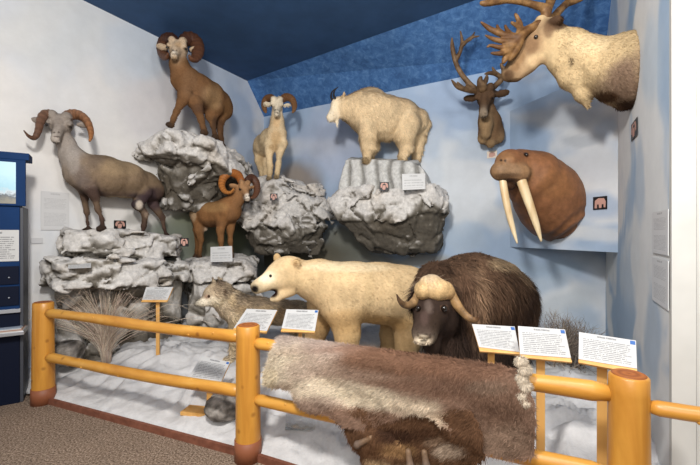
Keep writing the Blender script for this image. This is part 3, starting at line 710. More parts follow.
S.ell(J(205.5,228,5.5), (.035,.035,.05), hexc('#cdbba4'), .02); S.paint(J(193.5,216,5.6), np.array([.08,.2,.1]), hexc('#c4a684'), .6)
S.paint(J(212,225,5.4), np.array([.18,.2,.05]), dk, .4)
pt, s = sheep_head(S, J(244,187.5,5.2), J(247.5,196,5.07), fc, hexc('#dfd3c2'), dk, w=1.05)
V, Q, C = S.build(.0125, lambda P: -.012*fbm(P*6, 3, 121))
C = blobs(V, C, [(193, 215, 4, 9, '#c9ad8c', .7), (215, 207, 16, 6, '#a98458', .6), (213, 224, 13, 4, '#6f4f36', .7), (232, 215, 5, 10, '#805d40', .5), (238, 202, 6, 8, '#8d6847', .5), (247.5, 197, 3.5, 4, '#e3d8c8', .9)], 1.2); C = blobs(V, C, [(246.5, 196, .9, .8, '#3b2a20', .9), (249, 195.8, .9, .8, '#3b2a20', .9), (248, 199, 2.4, .7, '#4a3628', .8)], .2)
o = furred('bighorn_sheep', V, Q, C, 'small reddish brown ram with orange curled horn on the low middle ledge', 'sheep',
           [dict(count=16000, length=.02, lift=.35, comb=(-.9, .3, -.6), width=.0036, cjit=.14)])
eyes(o, [pt(.062, q*.06, .014) for q in (-1, 1)], .014)
horn(o, [(241.5,182,5.22,4.2),(238,175.5,5.28,4.6),(230.5,172.8,5.3,4.3),(224,177,5.28,4),(221.8,185,5.22,3.4),(225,191.5,5.15,2.8),(230.5,192.5,5.08,2),(234,188.5,5.05,.9)], '#9a5a2a', '#b9793c', ridges=20)
horn(o, [(246.5,181.5,5.22,4),(251.5,178,5.3,4.2),(256,182.5,5.32,3.8),(257,190,5.28,3.2),(254.5,196.5,5.2,2.4),(251,198,5.12,1.2)], '#4a2e22', '#6b4630', ridges=20)

# ---- white dall sheep
S = Sdf(); w_, w2, w3 = hexc('#e2c9a2'), hexc('#d4ba90'), hexc('#e9dac0')
S.chain([(276.5,136,5.86,10.8),(271,140,6.05,12.3),(264.5,146,6.3,11.5),(261.5,150,6.42,9.8)], w_, k=.05)
S.chain([(277.3,111,5.78,6),(277.5,121,5.8,7),(277.3,131,5.83,9.8)], w_, k=.05)
quad_legs(S, [[(270,145,5.84,7),(269,153,5.82,4.2),(270,165,5.8,3.1),(269.7,173,5.8,2.3),(269.3,178,5.8,2.4)],
              [(281,143,5.84,7),(280,151,5.82,4.2),(278.5,164,5.8,3.1),(277.5,172,5.8,2.3),(276.9,176.5,5.8,2.4)],
              [(260,153,6.35,7.5),(258.8,160,6.3,4.2),(261,169,6.3,2.9),(261.6,175,6.3,2.2),(262,180,6.25,2.3)],
              [(266,154,6.4,7),(265.5,163,6.35,4),(266,171,6.35,2.7),(265.5,176,6.35,2.1),(265.4,179,6.3,2.2)]], w_, w2)
hooves(S, [(269.3,180.5,5.8,3.1),(276.9,179,5.8,3.1),(262,182,6.25,3),(265.4,181,6.3,2.8)], hexc('#6b5a44'))
S.paint(J(275,143,5.7), np.array([.2,.2,.1]), w2*.85, .5)
pt, s = sheep_head(S, J(277.4,105.5,5.76), J(276.6,110.5,5.58), w3, hexc('#e8ddc8'), hexc('#5a4a3a'), w=.95)
V, Q, C = S.build(.0135, lambda P: -.018*fbm(P*6, 3, 131))
C = blobs(V, C, [(277, 138, 6, 9, '#c79f6b', .5), (277, 122, 4, 8, '#d5ae7c', .5), (274, 148, 6, 4, '#b08d60', .6), (263, 140, 8, 12, '#e0cba6', .5), (260, 160, 4, 8, '#c9a877', .5)], 1); C = blobs(V, C, [(275.6, 109.8, .9, .8, '#3b332d', .9), (277.9, 109.8, .9, .8, '#3b332d', .9), (276.8, 112.2, 2.6, .7, '#5a4c40', .8)], .2)
o = furred('dall_sheep', V, Q, C, 'cream white ram facing forward on the craggy middle ledge', 'sheep',
           [dict(count=15000, length=.03, lift=.35, comb=(-.2, .5, -.9), width=.0042, cjit=.08)])
eyes(o, [pt(.062, q*.058, .014) for q in (-1, 1)], .014)
horn(o, [(275,101.5,5.78,3.2),(270.5,98,5.85,3.9),(265.8,99.5,5.9,3.6),(264,105,5.86,3),(264.8,110,5.78,2.2),(266,112.5,5.72,1)], '#6d492f', '#8c6540', ridges=18)
horn(o, [(280,101,5.78,3.2),(286,97.3,5.85,4),(291.5,99,5.9,3.7),(294.3,105,5.86,3),(294,110,5.78,2),(292.6,112.6,5.72,.9)], '#6d492f', '#8c6540', ridges=18)

# ---- mountain goat
S = Sdf(); g1, g2, g3 = hexc('#e6cca4'), hexc('#d6b98e'), hexc('#ecdcc0')
S.chain([(362,110,5.38,20),(370,113.5,5.36,23),(386,116.5,5.38,21.5),(402,117.5,5.42,18.5),(414,121,5.46,15)], g1, k=.07)
S.chain([(341,107,5.36,9.5),(349,109,5.36,12.5),(358,111,5.37,17)], g1, k=.06)
S.ell(J(371,100,5.38), np.array([.2,.13,.17]), g1, .06); S.ell(J(371,124,5.36), np.array([.17,.18,.2]), g1, .05)
S.chain([(370,127,5.36,14),(386,130,5.38,10.5),(398,128,5.4,10)], g1, k=.05)
for dd, xo, yo in ((5.22, 0, 0), (5.5, 3.5, -1)):
    S.chain([(368+xo,125,dd,11),(368+xo,138,dd,8.6),(368.2+xo,147+yo,dd,7.3),(367+xo,152+yo,dd,5)], g1, k=.04); S.chain([(367+xo,151+yo,dd,4.3),(366.5+xo,160+yo,dd,4.2)], g1, k=.03)
for dd, pts in ((5.28, [(408,124,13),(404.5,137,10),(406.5,147.5,7.2),(402.5,156,4.6),(401.5,160.5,4.2)]), (5.58, [(416,124,12),(418,137,8.6),(417.5,149,5.6),(416.6,158,4.2),(416,161.5,4)])):
    S.chain([(a,b,dd,r) for a,b,r in pts], g1, k=.045)
hooves(S, [(366,162.5,5.22,4.2),(369.5,161.3,5.5,4.2),(400.6,162.8,5.28,4),(415.8,163.8,5.58,3.9)], hexc('#8a7352'))
S.chain([(421,116,5.46,7),(426,124,5.48,5),(424,131,5.48,3.5)], g1, k=.03)
sk, ns = J(338.5,104.5,5.35), J(331,117.5,5.28); F_, L_, U_ = frame(ns-sk); M_ = np.stack([F_, L_, U_], -1)
S.ell(sk, (.115,.085,.10), g3, .04, M_); S.cap(sk+F_*.03, ns, .088, .062, g3, .04, (L_, .85)); S.ell(ns, (.055,.05,.06), g3, .02, M_)
S.cap(J(336,117,5.33), J(337.3,126,5.33), .045, .012, g3, .04)
for q in (-1, 1):
    S.cap(sk-F_*.05+L_*q*.075+U_*.02, sk-F_*.12+L_*q*.13+U_*.06, .022, .012, g2, .02)
S.paint(ns+F_*.04+U_*.012, np.array([.028]*3), hexc('#3b322b'), .9); S.paint(ns+F_*.03-U_*.03, np.array([.03]*3), hexc('#51443a'), .6)
S.paint(J(386,138,5.2), np.array([.5,.3,.06]), g2*.85, .4)
V, Q, C = S.build(.015, lambda P: -.012*fbm(P*np.array([9, 9, 4]), 3, 141))
o = furred('mountain_goat', V, Q, C, 'shaggy cream mountain goat in profile on the fluted rock plinth', 'goat',
           [dict(count=30000, length=.05, lift=.3, comb=(.5, 0, -1), width=.0045, cjit=.08, mask=lambda P: np.where(P[:, 0] < J(340,100,5.35)[0], .15, 1)),
            dict(count=9000, length=.09, lift=.15, comb=(.15, 0, -1), width=.004, cjit=.08, mask=lambda P: ((P[:, 2] < J(370,128,5.38)[2]) & (P[:, 2] > J(370,150,5.38)[2])).astype(float))])
eyes(o, [sk+F_*.045+L_*q*.07+U_*.035 for q in (-1, 1)], .015)
for q in (-1, 1):
    b0 = sk+U_*.07+L_*q*.035; P = spline([b0, b0+np.array([-.035, 0, .07]), b0+np.array([-.02, 0, .14]), b0+np.array([.03, 0, .19])], 18)
    mb = MB(); mb.tube(P, np.linspace(.021, .004, 18), 10); mb.build('horn', mat('black_horn', hexc('#1d1714'), .4) if q < 0 else bpy.data.materials['black_horn'], o, True)
# ================================================================ polar bear
S = Sdf(); b1, b2, b3 = hexc('#d0b48a'), hexc('#bb9c70'), hexc('#dcc7a2')
S.chain([(338,291,3.62,28),(352,292,3.66,31),(382,293,3.78,30.5),(404,296,3.9,31),(416,300,3.98,28)], b1, k=.10)
S.chain([(300,277,3.52,17.5),(318,281,3.56,22),(338,289,3.62,27)], b1, k=.09)
S.ell(J(343,296,3.52), (.2,.17,.27), b1, .08); S.ell(J(412,306,3.86), (.24,.2,.3), b1, .08)
for pts, dd in (([(344,312,20),(347,332,14),(347,350,12),(346,366,11.5)], 3.5), ([(322,305,17),(318,325,12.5),(313,345,10.5),(310,356,10)], 3.86),
                ([(412,318,22),(408,338,14),(406,352,11.5),(403,366,11)], 3.82), ([(396,318,18),(391,335,12),(390,350,10),(388,358,10)], 4.2)):
    S.chain([(a,b,dd,r) for a,b,r in pts], b1*.96, k=.06)
    a,b,r = pts[-1]; p = J(a,b,dd); S.ell(p+np.array([-.05,-.05,-.07]), (.15,.13,.08), b1*.95, .04)
hd, nz = J(284.5,275,3.47), J(258,286.5,3.30); F_, L_, U_ = frame(nz-hd, (0,-.25,1)); M_ = np.stack([F_, L_, U_], -1)
S.ell(hd, (.17,.135,.15), b1, .05, M_); S.ell(hd-F_*.06-U_*.01, (.15,.15,.155), b1, .06, M_)
S.cap(hd+F_*.10+U_*.005, nz, .098, .064, b3, .05, (L_, .9)); S.ell(nz+F_*.035+U_*.015, (.03,.034,.028), hexc('#1a1412'), .015, M_)
S.cap(J(289,290,3.45), J(275,298,3.36), .064, .034, b1, .03); S.cap(J(277,298,3.37), J(272,299,3.33), .034, .024, b3, .02)
S.cap(J(278,291,3.34), J(270,295.3,3.26), .018, .030, hexc('#2a1411'), .010, sub=True)
for q in (-1, 1): S.ell(*((J(296.5,263.5,3.385), (.036,.024,.040)) if q < 0 else (J(277,258,3.60), (.036,.03,.045))), b2, .010); S.paint(J(295.5,264.5,3.36), .026, hexc('#8c6d48'), .8)
S.paint(J(254.5,289.3,3.24), .05, hexc('#14100e'), 1); S.paint(J(273.5,293.3,3.34), np.array([.06,.2,.055]), hexc('#1d0d0b'), 1)
S.paint(J(263,294.5,3.3), np.array([.06,.1,.02]), hexc('#4a3a30'), .7)
S.paint(J(350,330,3.4), np.array([.5,.5,.16]), hexc('#c9a876'), .45); S.paint(J(385,322,3.7), np.array([.5,.5,.14]), hexc('#b8935f'), .5)  # shade on the lower body and legs put into the coat colour
S.paint(J(268,277,3.3), np.array([.09,.12,.07]), hexc('#ecdfc4'), .5)
V, Q, C = S.build(.016, lambda P: -.012*fbm(P*4, 3, 151))
C = blobs(V, C, [(350, 322, 40, 14, '#bf9a68', .6), (345, 345, 14, 25, '#c5a270', .5), (318, 340, 14, 25, '#a98454', .6), (385, 322, 25, 8, '#a78353', .6), (395, 345, 22, 25, '#97774d', .6), (368, 285, 6, 26, '#cbb084', .4), (300, 283, 14, 6, '#d2b78b', .4), (345, 268, 50, 6, '#e6d5b2', .5), (266, 281, 8, 5, '#eadbc0', .6)], 2)  # painted shading: belly and legs darker, line of the back lighter
o = furred('polar_bear', V, Q, C, 'large cream polar bear with open mouth standing behind the fence', 'bear',
           [dict(count=42000, length=lambda P: np.where(P[:, 0] < hd[0]+.1, .014, .032), lift=.25, comb=(.9, .2, -.6), width=.0034, cjit=.05, tipcol=1.05)])
BV = V; MB().ball(surf(BV, 270.5, 275.8), .013).build('eye', M_EYE, o, True)
M_TOOTH = mat('tooth', hexc('#e6dcc2'), .35); M_MOUTH = mat('tongue', hexc('#7a3a33'), .4)
for a, b, c in ():
    MB().tube([J(*a), J(*b)], [c, .002], 8).build('tooth', M_TOOTH, o, True)

# ================================================================ wolf
S = Sdf(); w1, w2, w3, w4 = hexc('#b7a286'), hexc('#75665a'), hexc('#d8c6a8'), hexc('#eadfc9')
S.chain([(240,309,4.0,14.5),(258,311,4.1,14),(280,312,4.2,12.5),(300,312,4.3,12)], w1, k=.05)
S.chain([(220,298,3.92,12),(228,302,3.94,14.5),(238,309,3.98,16)], w1, k=.05)
S.chain([(228,309,3.88,8),(236,318,3.9,9)], w3, k=.04)
quad_legs(S, [[(236,318,3.9,8),(233,330,3.88,5),(232.5,342,3.86,3.8),(232,352,3.86,3.2),(230.5,358,3.84,3.3)], [(243,318,4.1,8),(240,330,4.1,4.6),(239.5,342,4.1,3.5),(239,351,4.1,3)],
              [(298,316,4.2,10),(303,330,4.2,6),(308,340,4.2,3.6),(305,352,4.2,3)], [(292,316,4.4,9),(294,330,4.4,5),(298,340,4.4,3.4),(296,350,4.4,3)]], w1, w3)
for f in ((230,360,3.84), (238,354,4.08), (303.5,354,4.18), (294.5,352,4.38)): S.ell(J(*f)+np.array([-.02, -.03, 0]), (.055,.045,.03), w3, .02)
S.chain([(309,310,4.35,5),(314,322,4.4,6),(316,336,4.4,3)], w2, k=.03)
hd, nz = J(215.5,295,3.86), J(200,303,3.75); F_, L_, U_ = frame(nz-hd); M_ = np.stack([F_, L_, U_], -1)
S.ell(hd-F_*.02, (.145,.13,.12), w1, .03, M_); S.cap(hd+F_*.07-U_*.012, nz, .062, .038, w4, .025, (L_, .9)); S.cap(hd+F_*.04-U_*.05, nz-U_*.022-F_*.02, .032, .016, w4, .015)
for q in (-1, 1): S.ell(hd-F_*.0+L_*q*.06-U_*.045, (.075,.04,.045), w4, .03, M_)
for q in (-1, 1):
    b0 = hd-F_*.045+L_*q*.055+U_*.05; S.cap(b0+U_*.02, b0+U_*.125-F_*.02+L_*q*.02, .046, .012, w2, .012, (F_, .5)); S.paint(b0+U_*.07+F_*.02, .034, hexc('#a48f76'), .8)
S.paint(nz+F_*.02, .026, hexc('#15110f'), 1); S.paint(hd+F_*.10+U_*.03, np.array([.06]*3), hexc('#6d5d4d'), .6); S.paint(hd+U_*.06, .06, w2, .5); S.ell(nz+F_*.036+U_*.006, (.024,.022,.020), hexc('#14100e'), .008)
V, Q, _ = S.build(.0125, lambda P: -.010*fbm(P*9, 3, 161)); C = _
st = sstep(.05, .45, fbm(V*np.array([12, 12, 26]), 3, 164))[:, None]*sstep(J(0,316,4)[2], J(0,300,4)[2], V[:, 2:3]); C = C*(1-.5*st)+hexc('#4a4038')*.5*st
st = sstep(.1, .4, fbm(V*np.array([10, 10, 20])+4, 3, 169))[:, None]; C = C*(1-.4*st)+hexc('#cbb999')*.4*st
C = blobs(V, C, [(208, 302, 9, 4, '#ece0ca', .85), (207, 297, 4, 2.5, '#a98772', .7), (216, 303, 6, 5, '#d9c7a6', .8), (216, 289, 7, 3, '#9a8770', .6), (212, 300, 5, 4, '#e3d5bb', .8), (229, 300, 5, 8, '#c4ac86', .6), (240, 297, 8, 4, '#6f6253', .7), (238, 309, 8, 5, '#a08866', .6), (222, 291, 2.5, 3, '#5c4a3c', .9), (234, 335, 8, 22, '#cdb792', .7), (262, 300, 26, 4, '#8d7a64', .6), (270, 312, 26, 8, '#b89f7a', .6)], 1)
o = furred('grey_wolf', V, Q, C, 'grey and tan wolf looking left behind the middle fence post', 'wolf',
           [dict(count=26000, length=lambda P: np.where(P[:, 0] < hd[0]+.02, .02, .055), lift=.45, comb=(1, .2, -.5), width=.004, cjit=.24, tipcol=1.0)])
MB().ball(surf(V, 208.8, 296.3), .014).build('eye', mat('amber_eye', hexc('#3a230c'), .1), o, True)

# ================================================================ musk ox
S = Sdf(); m1, m2, m3, m4 = hexc('#584334'), hexc('#372b25'), hexc('#6f5745'), hexc('#8a7663')
S.chain([(462,298,3.2,37),(472,292,3.3,39.5),(488,295,3.5,38),(499,298,3.62,35)], m1, k=.06); S.chain([(505,310,3.66,30)]*2, m1, k=.08)
S.chain([(436,283,3.06,23),(450,287,3.12,30)], m1, k=.08)
S.chain([(452,335,3.12,26),(470,340,3.25,32),(492,338,3.5,32),(506,336,3.7,29)], m2*1.3, k=.12)
S.chain([(454,362,3.15,20),(472,368,3.28,24),(492,362,3.5,24),(506,360,3.7,22)], m2*1.3, k=.12)
for a, b, d in ((448,378,3.1),(470,384,3.2),(498,372,3.75),(512,374,3.65)): S.chain([(a,b-12,d,8),(a,b+4,d,6)], m2, k=.04); S.cap(J(a,b+4,d), np.array([*J(a,b,d)[:2], .2]), .05, .055, m2, .03)
sk, nz = J(434,301,2.90), J(424.5,335,2.70); F_, L_, U_ = frame(nz-sk, (0,-1,.4)); M_ = np.stack([F_, L_, U_], -1)
S.ell(sk, (.18,.165,.15), m2, .05, M_); S.cap(sk+F_*.04, nz-F_*.03, .145, .085, m2, .05); S.ell(nz+F_*.0, (.065,.085,.07), m2*1.2, .03, M_); S.ell(J(443,318,2.9), (.12,.12,.14), m2, .05)
S.chain([(434,325,2.86,12),(432,345,2.84,9),(432,358,2.86,5)], m2, k=.05); S.chain([(446,320,2.98,17),(448,345,3.0,16),(450,362,3.02,14)], m2*1.1, k=.08)
S.ell(J(423.5,341,2.64), (.07,.055,.030), hexc('#c7b49c'), .015); S.ell(J(423.5,334.5,2.62), (.05,.04,.03), hexc('#4a3c36'), .02)
ear = J(455,284,2.98); S.ell(ear, (.035,.05,.045), m3, .02)
S.paint(J(419.5,333.5,2.58), .022, hexc('#0c0a0a'), 1); S.paint(J(426,334,2.58), .022, hexc('#0c0a0a'), 1)
S.paint(J(422.5,339.5,2.58), np.array([.075,.09,.036]), hexc('#d2c2a8'), .95); S.paint(J(423.5,340.5,2.58), np.array([.045,.08,.007]), hexc('#1a1412'), .9)
S.paint(J(508,266,3.55), np.array([.26,.4,.2]), hexc('#8a745b'), .85); S.paint(J(478,300,2.95), np.array([.11,.3,.42]), hexc('#7d6450'), .7); S.paint(J(520,300,3.5), np.array([.2,.3,.3]), hexc('#4a382c'), .6); S.paint(J(434,268,2.9), np.array([.2,.25,.1]), hexc('#4f3b2e'), .5)
S.paint(J(428,279,2.9), np.array([.08,.12,.06]), hexc('#a8967e'), .5); S.paint(J(428,307,2.75), np.array([.04,.1,.07]), hexc('#83736a'), .35)
for q in (-1, 1): S.paint(sk+F_*.035+L_*q*.137+U_*.080, .045, hexc('#6b5040'), .7)
V, Q, C = S.build(.017, lambda P: -.016*fbm(P*np.array([8, 8, 2.5]), 3, 171), clip=[CLIP_B])
C = C*(1+.3*fbm(V*np.array([22, 22, 3]), 3, 173))[:, None]
OV = V; C = blobs(V, C, [(502, 262, 17, 8, '#a38c6e', .85), (479, 292, 5, 34, '#8f7259', .65), (440, 270, 16, 8, '#35271e', .7), (463, 285, 9, 16, '#4a362a', .5), (525, 300, 9, 24, '#3f2f26', .6), (444, 308, 4, 3, '#7a5c48', .8), (424, 318, 5, 8, '#5c4a44', .5), (436, 322, 8, 12, '#33281f', .5), (423, 339.5, 6, 3.6, '#d9c9b0', .95), (423.5, 340.3, 4.5, .9, '#18110f', .9)], .6)
o = furred('musk_ox', V, Q, C, 'shaggy dark brown musk ox with downcurved horns behind the fur hide', 'musk ox',
           [dict(count=52000, length=lambda P: np.where(P[:, 1] < 2.86, .02, np.where(P[:, 2] > 1.2, .06, .13)), lift=.22, comb=lambda P: np.stack([.15+0*P[:, 0], .15+0*P[:, 0], -1+0*P[:, 0]], -1), width=.0042, cjit=.26, jit=.25, tipcol=1.25)])
MB().ball(surf(OV, 443.8, 308)+np.array([0, -.012, 0]), .024).build('eye', M_EYE, o, True); MB().ball(surf(OV, 418, 308)+np.array([0, -.008, 0]), .020).build('eye', M_EYE, o, True)
H = Sdf(); hb, hb2 = hexc('#c9a878'), hexc('#b08a5c')
H.ell(J(422,290,2.80), (.055,.085,.07), hb, .02); H.ell(J(438,290,2.78), (.11,.08,.082), hb, .02); H.ell(J(431,280.5,2.82), (.075,.07,.045), hexc('#b9a58a'), .02); H.ell(J(448,292,2.79), (.05,.06,.05), hb2, .02)
V, Q, C = H.build(.0095, lambda P: -.008*fbm(P*np.array([34, 20, 9]), 3, 181)); C = C*(1+.35*fbm(V*np.array([80, 25, 22]), 2, 183))[:, None]
meshobj('horn_boss', V, Q, M_HORN, o, col=C)
horn(o, [(419,294,2.84,5),(416,300,2.82,5),(411,304.5,2.78,4.2),(404.5,305,2.74,3.4),(399.5,300.5,2.7,2.3),(396.7,294.5,2.68,.6)], '#a3835a', '#4b3528', ridges=4, rip=.03)
horn(o, [(448,291,2.80,6.2),(453,298,2.78,5.4),(458,306,2.75,4.6),(465,314.5,2.72,3.9),(472,319.5,2.69,3.5),(477,319.5,2.66,2.4),(479,316,2.64,.9)], '#ab8758', '#5a3f2e', ridges=4, rip=.03)

# ================================================================ walrus bust on the corner panel
S = Sdf(); r1, r2, r3 = hexc('#85593a'), hexc('#6d482e'), hexc('#92704f')
S.chain([(519,167,3.98,20.5),(533,178,4.03,30),(545,192,4.13,35),(551,204,4.22,36),(554,211,4.35,35)], r1, k=.08)
S.ell(J(510,163,3.86), (.15,.13,.14), r1, .05)
S.ell(J(502,171,3.80), (.115,.1,.10), r3, .05); S.ell(J(517,173,3.78), (.13,.1,.10), r3, .05); S.ell(J(509,161,3.78), (.09,.08,.06), r1, .03)
S.ell(J(509,181,3.86), (.08,.08,.10), r2*.6, .03)
S.paint(J(509,184,3.8), np.array([.1,.12,.10]), hexc('#3b2416'), .8)
for x in (501.5, 505.3): S.paint(J(x,160.5,3.7), .025, hexc('#24150d'), 1)
S.paint(J(526,154.5,3.82), .04, hexc('#3a2415'), .7); S.paint(J(508,178.5,3.7), np.array([.15,.1,.012]), hexc('#3a2216'), .7)
cA, cB = J(578,236,4.1), J(500,150,3.9)
def wr(P):
    a = np.linalg.norm((P-cA)*np.array([1, .5, 1]), axis=-1); b = np.linalg.norm((P-cB)*np.array([1, .5, 1]), axis=-1)
    return .010*np.sin(a*48+1.5*fbm(P*3, 2, 3))*sstep(.42, .22, a)+.004*np.sin(b*34+3.5*fbm(P*3, 2, 5))*sstep(.3, .5, b)*sstep(1.0, .6, b)
V, Q, C = S.build(.0125, lambda P: wr(P)-.003*fbm(P*20, 2, 191), clip=[CLIP_P])
C = C*(1-24*np.clip(wr(V), -.02, .02))[:, None]; C = blobs(V, C, [(509, 170, 17, 8, '#84684c', .7), (509, 176, 15, 3, '#4a3424', .7), (505, 158, 14, 7, '#96704a', .5), (525, 200, 9, 22, '#5c3d26', .6), (556, 185, 20, 18, '#8d6039', .5), (548, 238, 20, 7, '#5b3b24', .6)], 2); C = blobs(V, C, [(501.3, 160.3, 1.6, 1.5, '#1c110b', .95), (505.3, 160.6, 1.6, 1.5, '#1c110b', .95), (509, 180, 12, 2, '#2a1810', .8), (526, 154.5, 3, 2.5, '#3c2617', .7)], .2)  # fold shade put into the colour first: creases darker, crests lighter
M_HIDE = colmat('walrus_hide', .62, .3, 22, .25, .35, .008)
pc = J(510,172,3.72); wo = furred('walrus_bust', V, Q, C, 'reddish brown walrus bust with two long tusks mounted on the corner panel', 'walrus', [dict(count=900, length=.022, lift=.6, comb=(0, -.3, -1), width=.0012, tipcol=1.6, mask=lambda P: (np.linalg.norm((P-pc)/np.array([.26, .2, .11]), axis=1) < 1).astype(float))], mat=M_HIDE)
MB().ball(surf(V, 526, 154.6), .020).build('eye', M_EYE, wo, True); MB().ball(J(500,155.5,3.88), .018).build('eye', M_EYE, wo, True)
for pts in ([(502.5,178,3.80,3.6),(504.5,192,3.78,3.8),(508.5,212,3.76,3.3),(513,229,3.74,2.5),(517.4,243.5,3.72,.8)], [(520,176,3.76,5),(524.5,190,3.74,4.8),(530.5,207,3.72,4.2),(536.5,225,3.70,3.2),(541.4,241.5,3.68,1)]):
    P = spline([[*J(a, b, d), r*d/F0] for a, b, d, r in pts], 26); mb = MB(); mb.tube(P[:, :3], P[:, 3], 14, .85); mb.build('tusk', M_TUSK, wo, True)
# ================================================================ caribou mounts
M_ANTLER = colmat('antler', .55, .25, 30, .35, .4, .006)
def antler(parent, chains, h=.011, col='#62452a', col2='#8a6841', k=.018, sq=None):
    A = Sdf()
    for c in chains:
        P = spline([[*J(a, b, d), r*d/F0] for a, b, d, r in c], max(6, 4*len(c)))
        for i in range(len(P)-1): A.cap(P[i, :3], P[i+1, :3], max(P[i, 3], .003), max(P[i+1, 3], .003), hexc(col), k)
    V, Q, C = A.build(h, lambda P: -.002*fbm(P*25, 2, 3)); w = sstep(-.3, .4, fbm(V*14, 3, 9))[:, None]; C = hexc(col)*(1-w)+hexc(col2)*w
    return meshobj('antler', V, Q, M_ANTLER, parent, col=C)
S = Sdf(); c1, c2, c3, c4 = hexc('#c2a981'), hexc('#86705c'), hexc('#4a3628'), hexc('#9f8464')
S.chain([(646,69,2.88,41),(630,69,2.98,39),(616,68,3.06,33),(602,66,3.12,29),(586,60,3.2,28),(570,51,3.28,25),(556,43,3.34,21)], c1, k=.035)
S.chain([(578,78,3.2,17),(583,94,3.2,10),(587,107,3.2,2.5)], c1, k=.035); S.chain([(560,55,3.3,18),(569,78,3.25,14)], c1, k=.06)
S.chain([(628,96,3.0,14),(622,106,3.02,6)], c3, k=.05)
S.chain([(543,36,3.38,18.5),(531,48,3.42,14.5),(520,60,3.45,11),(511,71,3.48,8.2)], c4, k=.05)
S.ell(J(510.5,74,3.48), (.078,.07,.07), hexc('#6d543c'), .03); S.chain([(541,52,3.38,11),(527,66,3.42,8),(517,77,3.45,5)], c4, k=.04)
S.ell(J(541.5,19,3.3), (.05,.04,.03), c1, .02)
S.ell(J(553,24,3.25), (.06,.11,.04), c3, .02)
S.paint(J(556,24,3.2), np.array([.12,.2,.07]), c3, .8); S.paint(J(530,44,3.35), np.array([.09,.2,.12]), hexc('#7c5f45'), .7); S.paint(J(518,58,3.4), np.array([.06,.2,.10]), hexc('#7d5c3c'), .6)
S.paint(J(541,59,3.3), np.array([.14,.2,.08]), hexc('#c8b088'), .6)
S.paint(J(626,80,2.8), np.array([.17,.5,.22]), c2, .9); S.paint(J(606,98,2.9), np.array([.12,.5,.05]), c3, .9); S.paint(J(626,106,2.9), np.array([.2,.5,.05]), c3, .95)
S.paint(J(572.5,61.5,3.05), np.array([.028,.1,.055]), hexc('#5f4d38'), .85); S.paint(J(512,81,3.45), np.array([.09,.15,.02]), hexc('#4e3a28'), .7)
S.paint(J(506,74,3.42), .04, hexc('#3b2b20'), .8)
V, Q, C = S.build(.0125, lambda P: -.008*fbm(P*8, 3, 201), clip=[CLIP_R])
C = blobs(V, C, [(626, 82, 20, 24, '#7f6856', .9), (606, 97, 15, 7, '#47301f', .95), (626, 107, 16, 8, '#3f2c20', .95), (640, 60, 8, 30, '#a68e70', .5), (560, 23, 9, 6, '#544031', .85), (549, 30, 6, 8, '#6d543f', .7), (531, 45, 9, 9, '#7b5f45', .7), (538, 60, 12, 5, '#c4a680', .7), (515, 66, 6, 6, '#7b5d40', .7), (509, 75, 6, 7, '#4f3a29', .75), (520, 80, 10, 2.5, '#5d4630', .7), (572.5, 61, 2.5, 5, '#5b4a36', .9), (590, 45, 22, 10, '#d0b992', .6), (578, 85, 10, 16, '#ccb38a', .6)], 1.5)
o = furred('caribou_bust', V, Q, C, 'large pale caribou bust mounted high on the right wall facing left', 'caribou',
           [dict(count=36000, length=lambda P: np.where(P[:, 0] < J(545,40,3.38)[0], .012, .032), lift=.25, comb=(.8, -.4, -.7), width=.0038, cjit=.10)])
MB().ball(surf(V, 536, 37), .018).build('eye', M_EYE, o, True)
antler(o, [[(543,22,3.30,4.5),(534,27,3.30,3.8),(526,31,3.3,4),(519,38,3.3,5)], [(519,37,3.3,5),(511,48,3.32,4.5),(506,57,3.34,3),(503,63,3.34,1.2)], [(520,41,3.3,4),(515,51,3.32,3.5),(510,60,3.34,1.4)],
           [(517,38,3.3,4),(504,35,3.3,2.8),(494,31,3.3,2.4),(487,27,3.3,1.8),(481,22,3.28,.8)], [(514,42,3.3,3.6),(502,41,3.3,2.3),(493,39,3.3,1.6),(485,35,3.28,.7)], [(513,46,3.3,3.2),(501,47.5,3.3,2.2),(491,45.5,3.3,1.2),(487,47,3.3,.6)],
           [(511,50,3.32,3),(500,53.5,3.3,2),(491,53,3.3,.8)], [(505,35.5,3.3,2.4),(499,30,3.35,1.6),(497,25,3.36,.7)], [(512,36.5,3.3,2.6),(507,30,3.35,1.6),(505,25,3.36,.6)], [(519,34,3.3,3),(520,25,3.32,2.4),(517,17,3.33,1.5),(515,13.5,3.33,.7)], [(519,27,3.32,2),(514,24,3.34,1.2),(511,22,3.35,.6)]], h=.008, k=.012, col='#5b3d22', col2='#86643e')
antler(o, [[(545,20,3.3,4.5),(547,10,3.3,4),(552,-4,3.35,4),(548,-20,3.4,3.5)], [(547,9,3.3,3.8),(536,5.5,3.28,3),(522,2,3.26,2.6),(506,0,3.24,2.8),(494,2,3.22,2.8),(485,3.5,3.2,2.2),(480.5,3,3.2,.9)], [(500,1,3.23,3),(488,-4,3.22,1.5)], [(549,-4,3.35,4),(535,-16,3.3,1.5)]], h=.012)
antler(o, [[(552,20,3.42,4),(559,11,3.5,3.4),(568,2,3.6,3.2),(580,-12,3.7,4),(584,-26,3.75,3)], [(568,3,3.6,3),(584,-1,3.55,1)]], h=.012)
plate = None

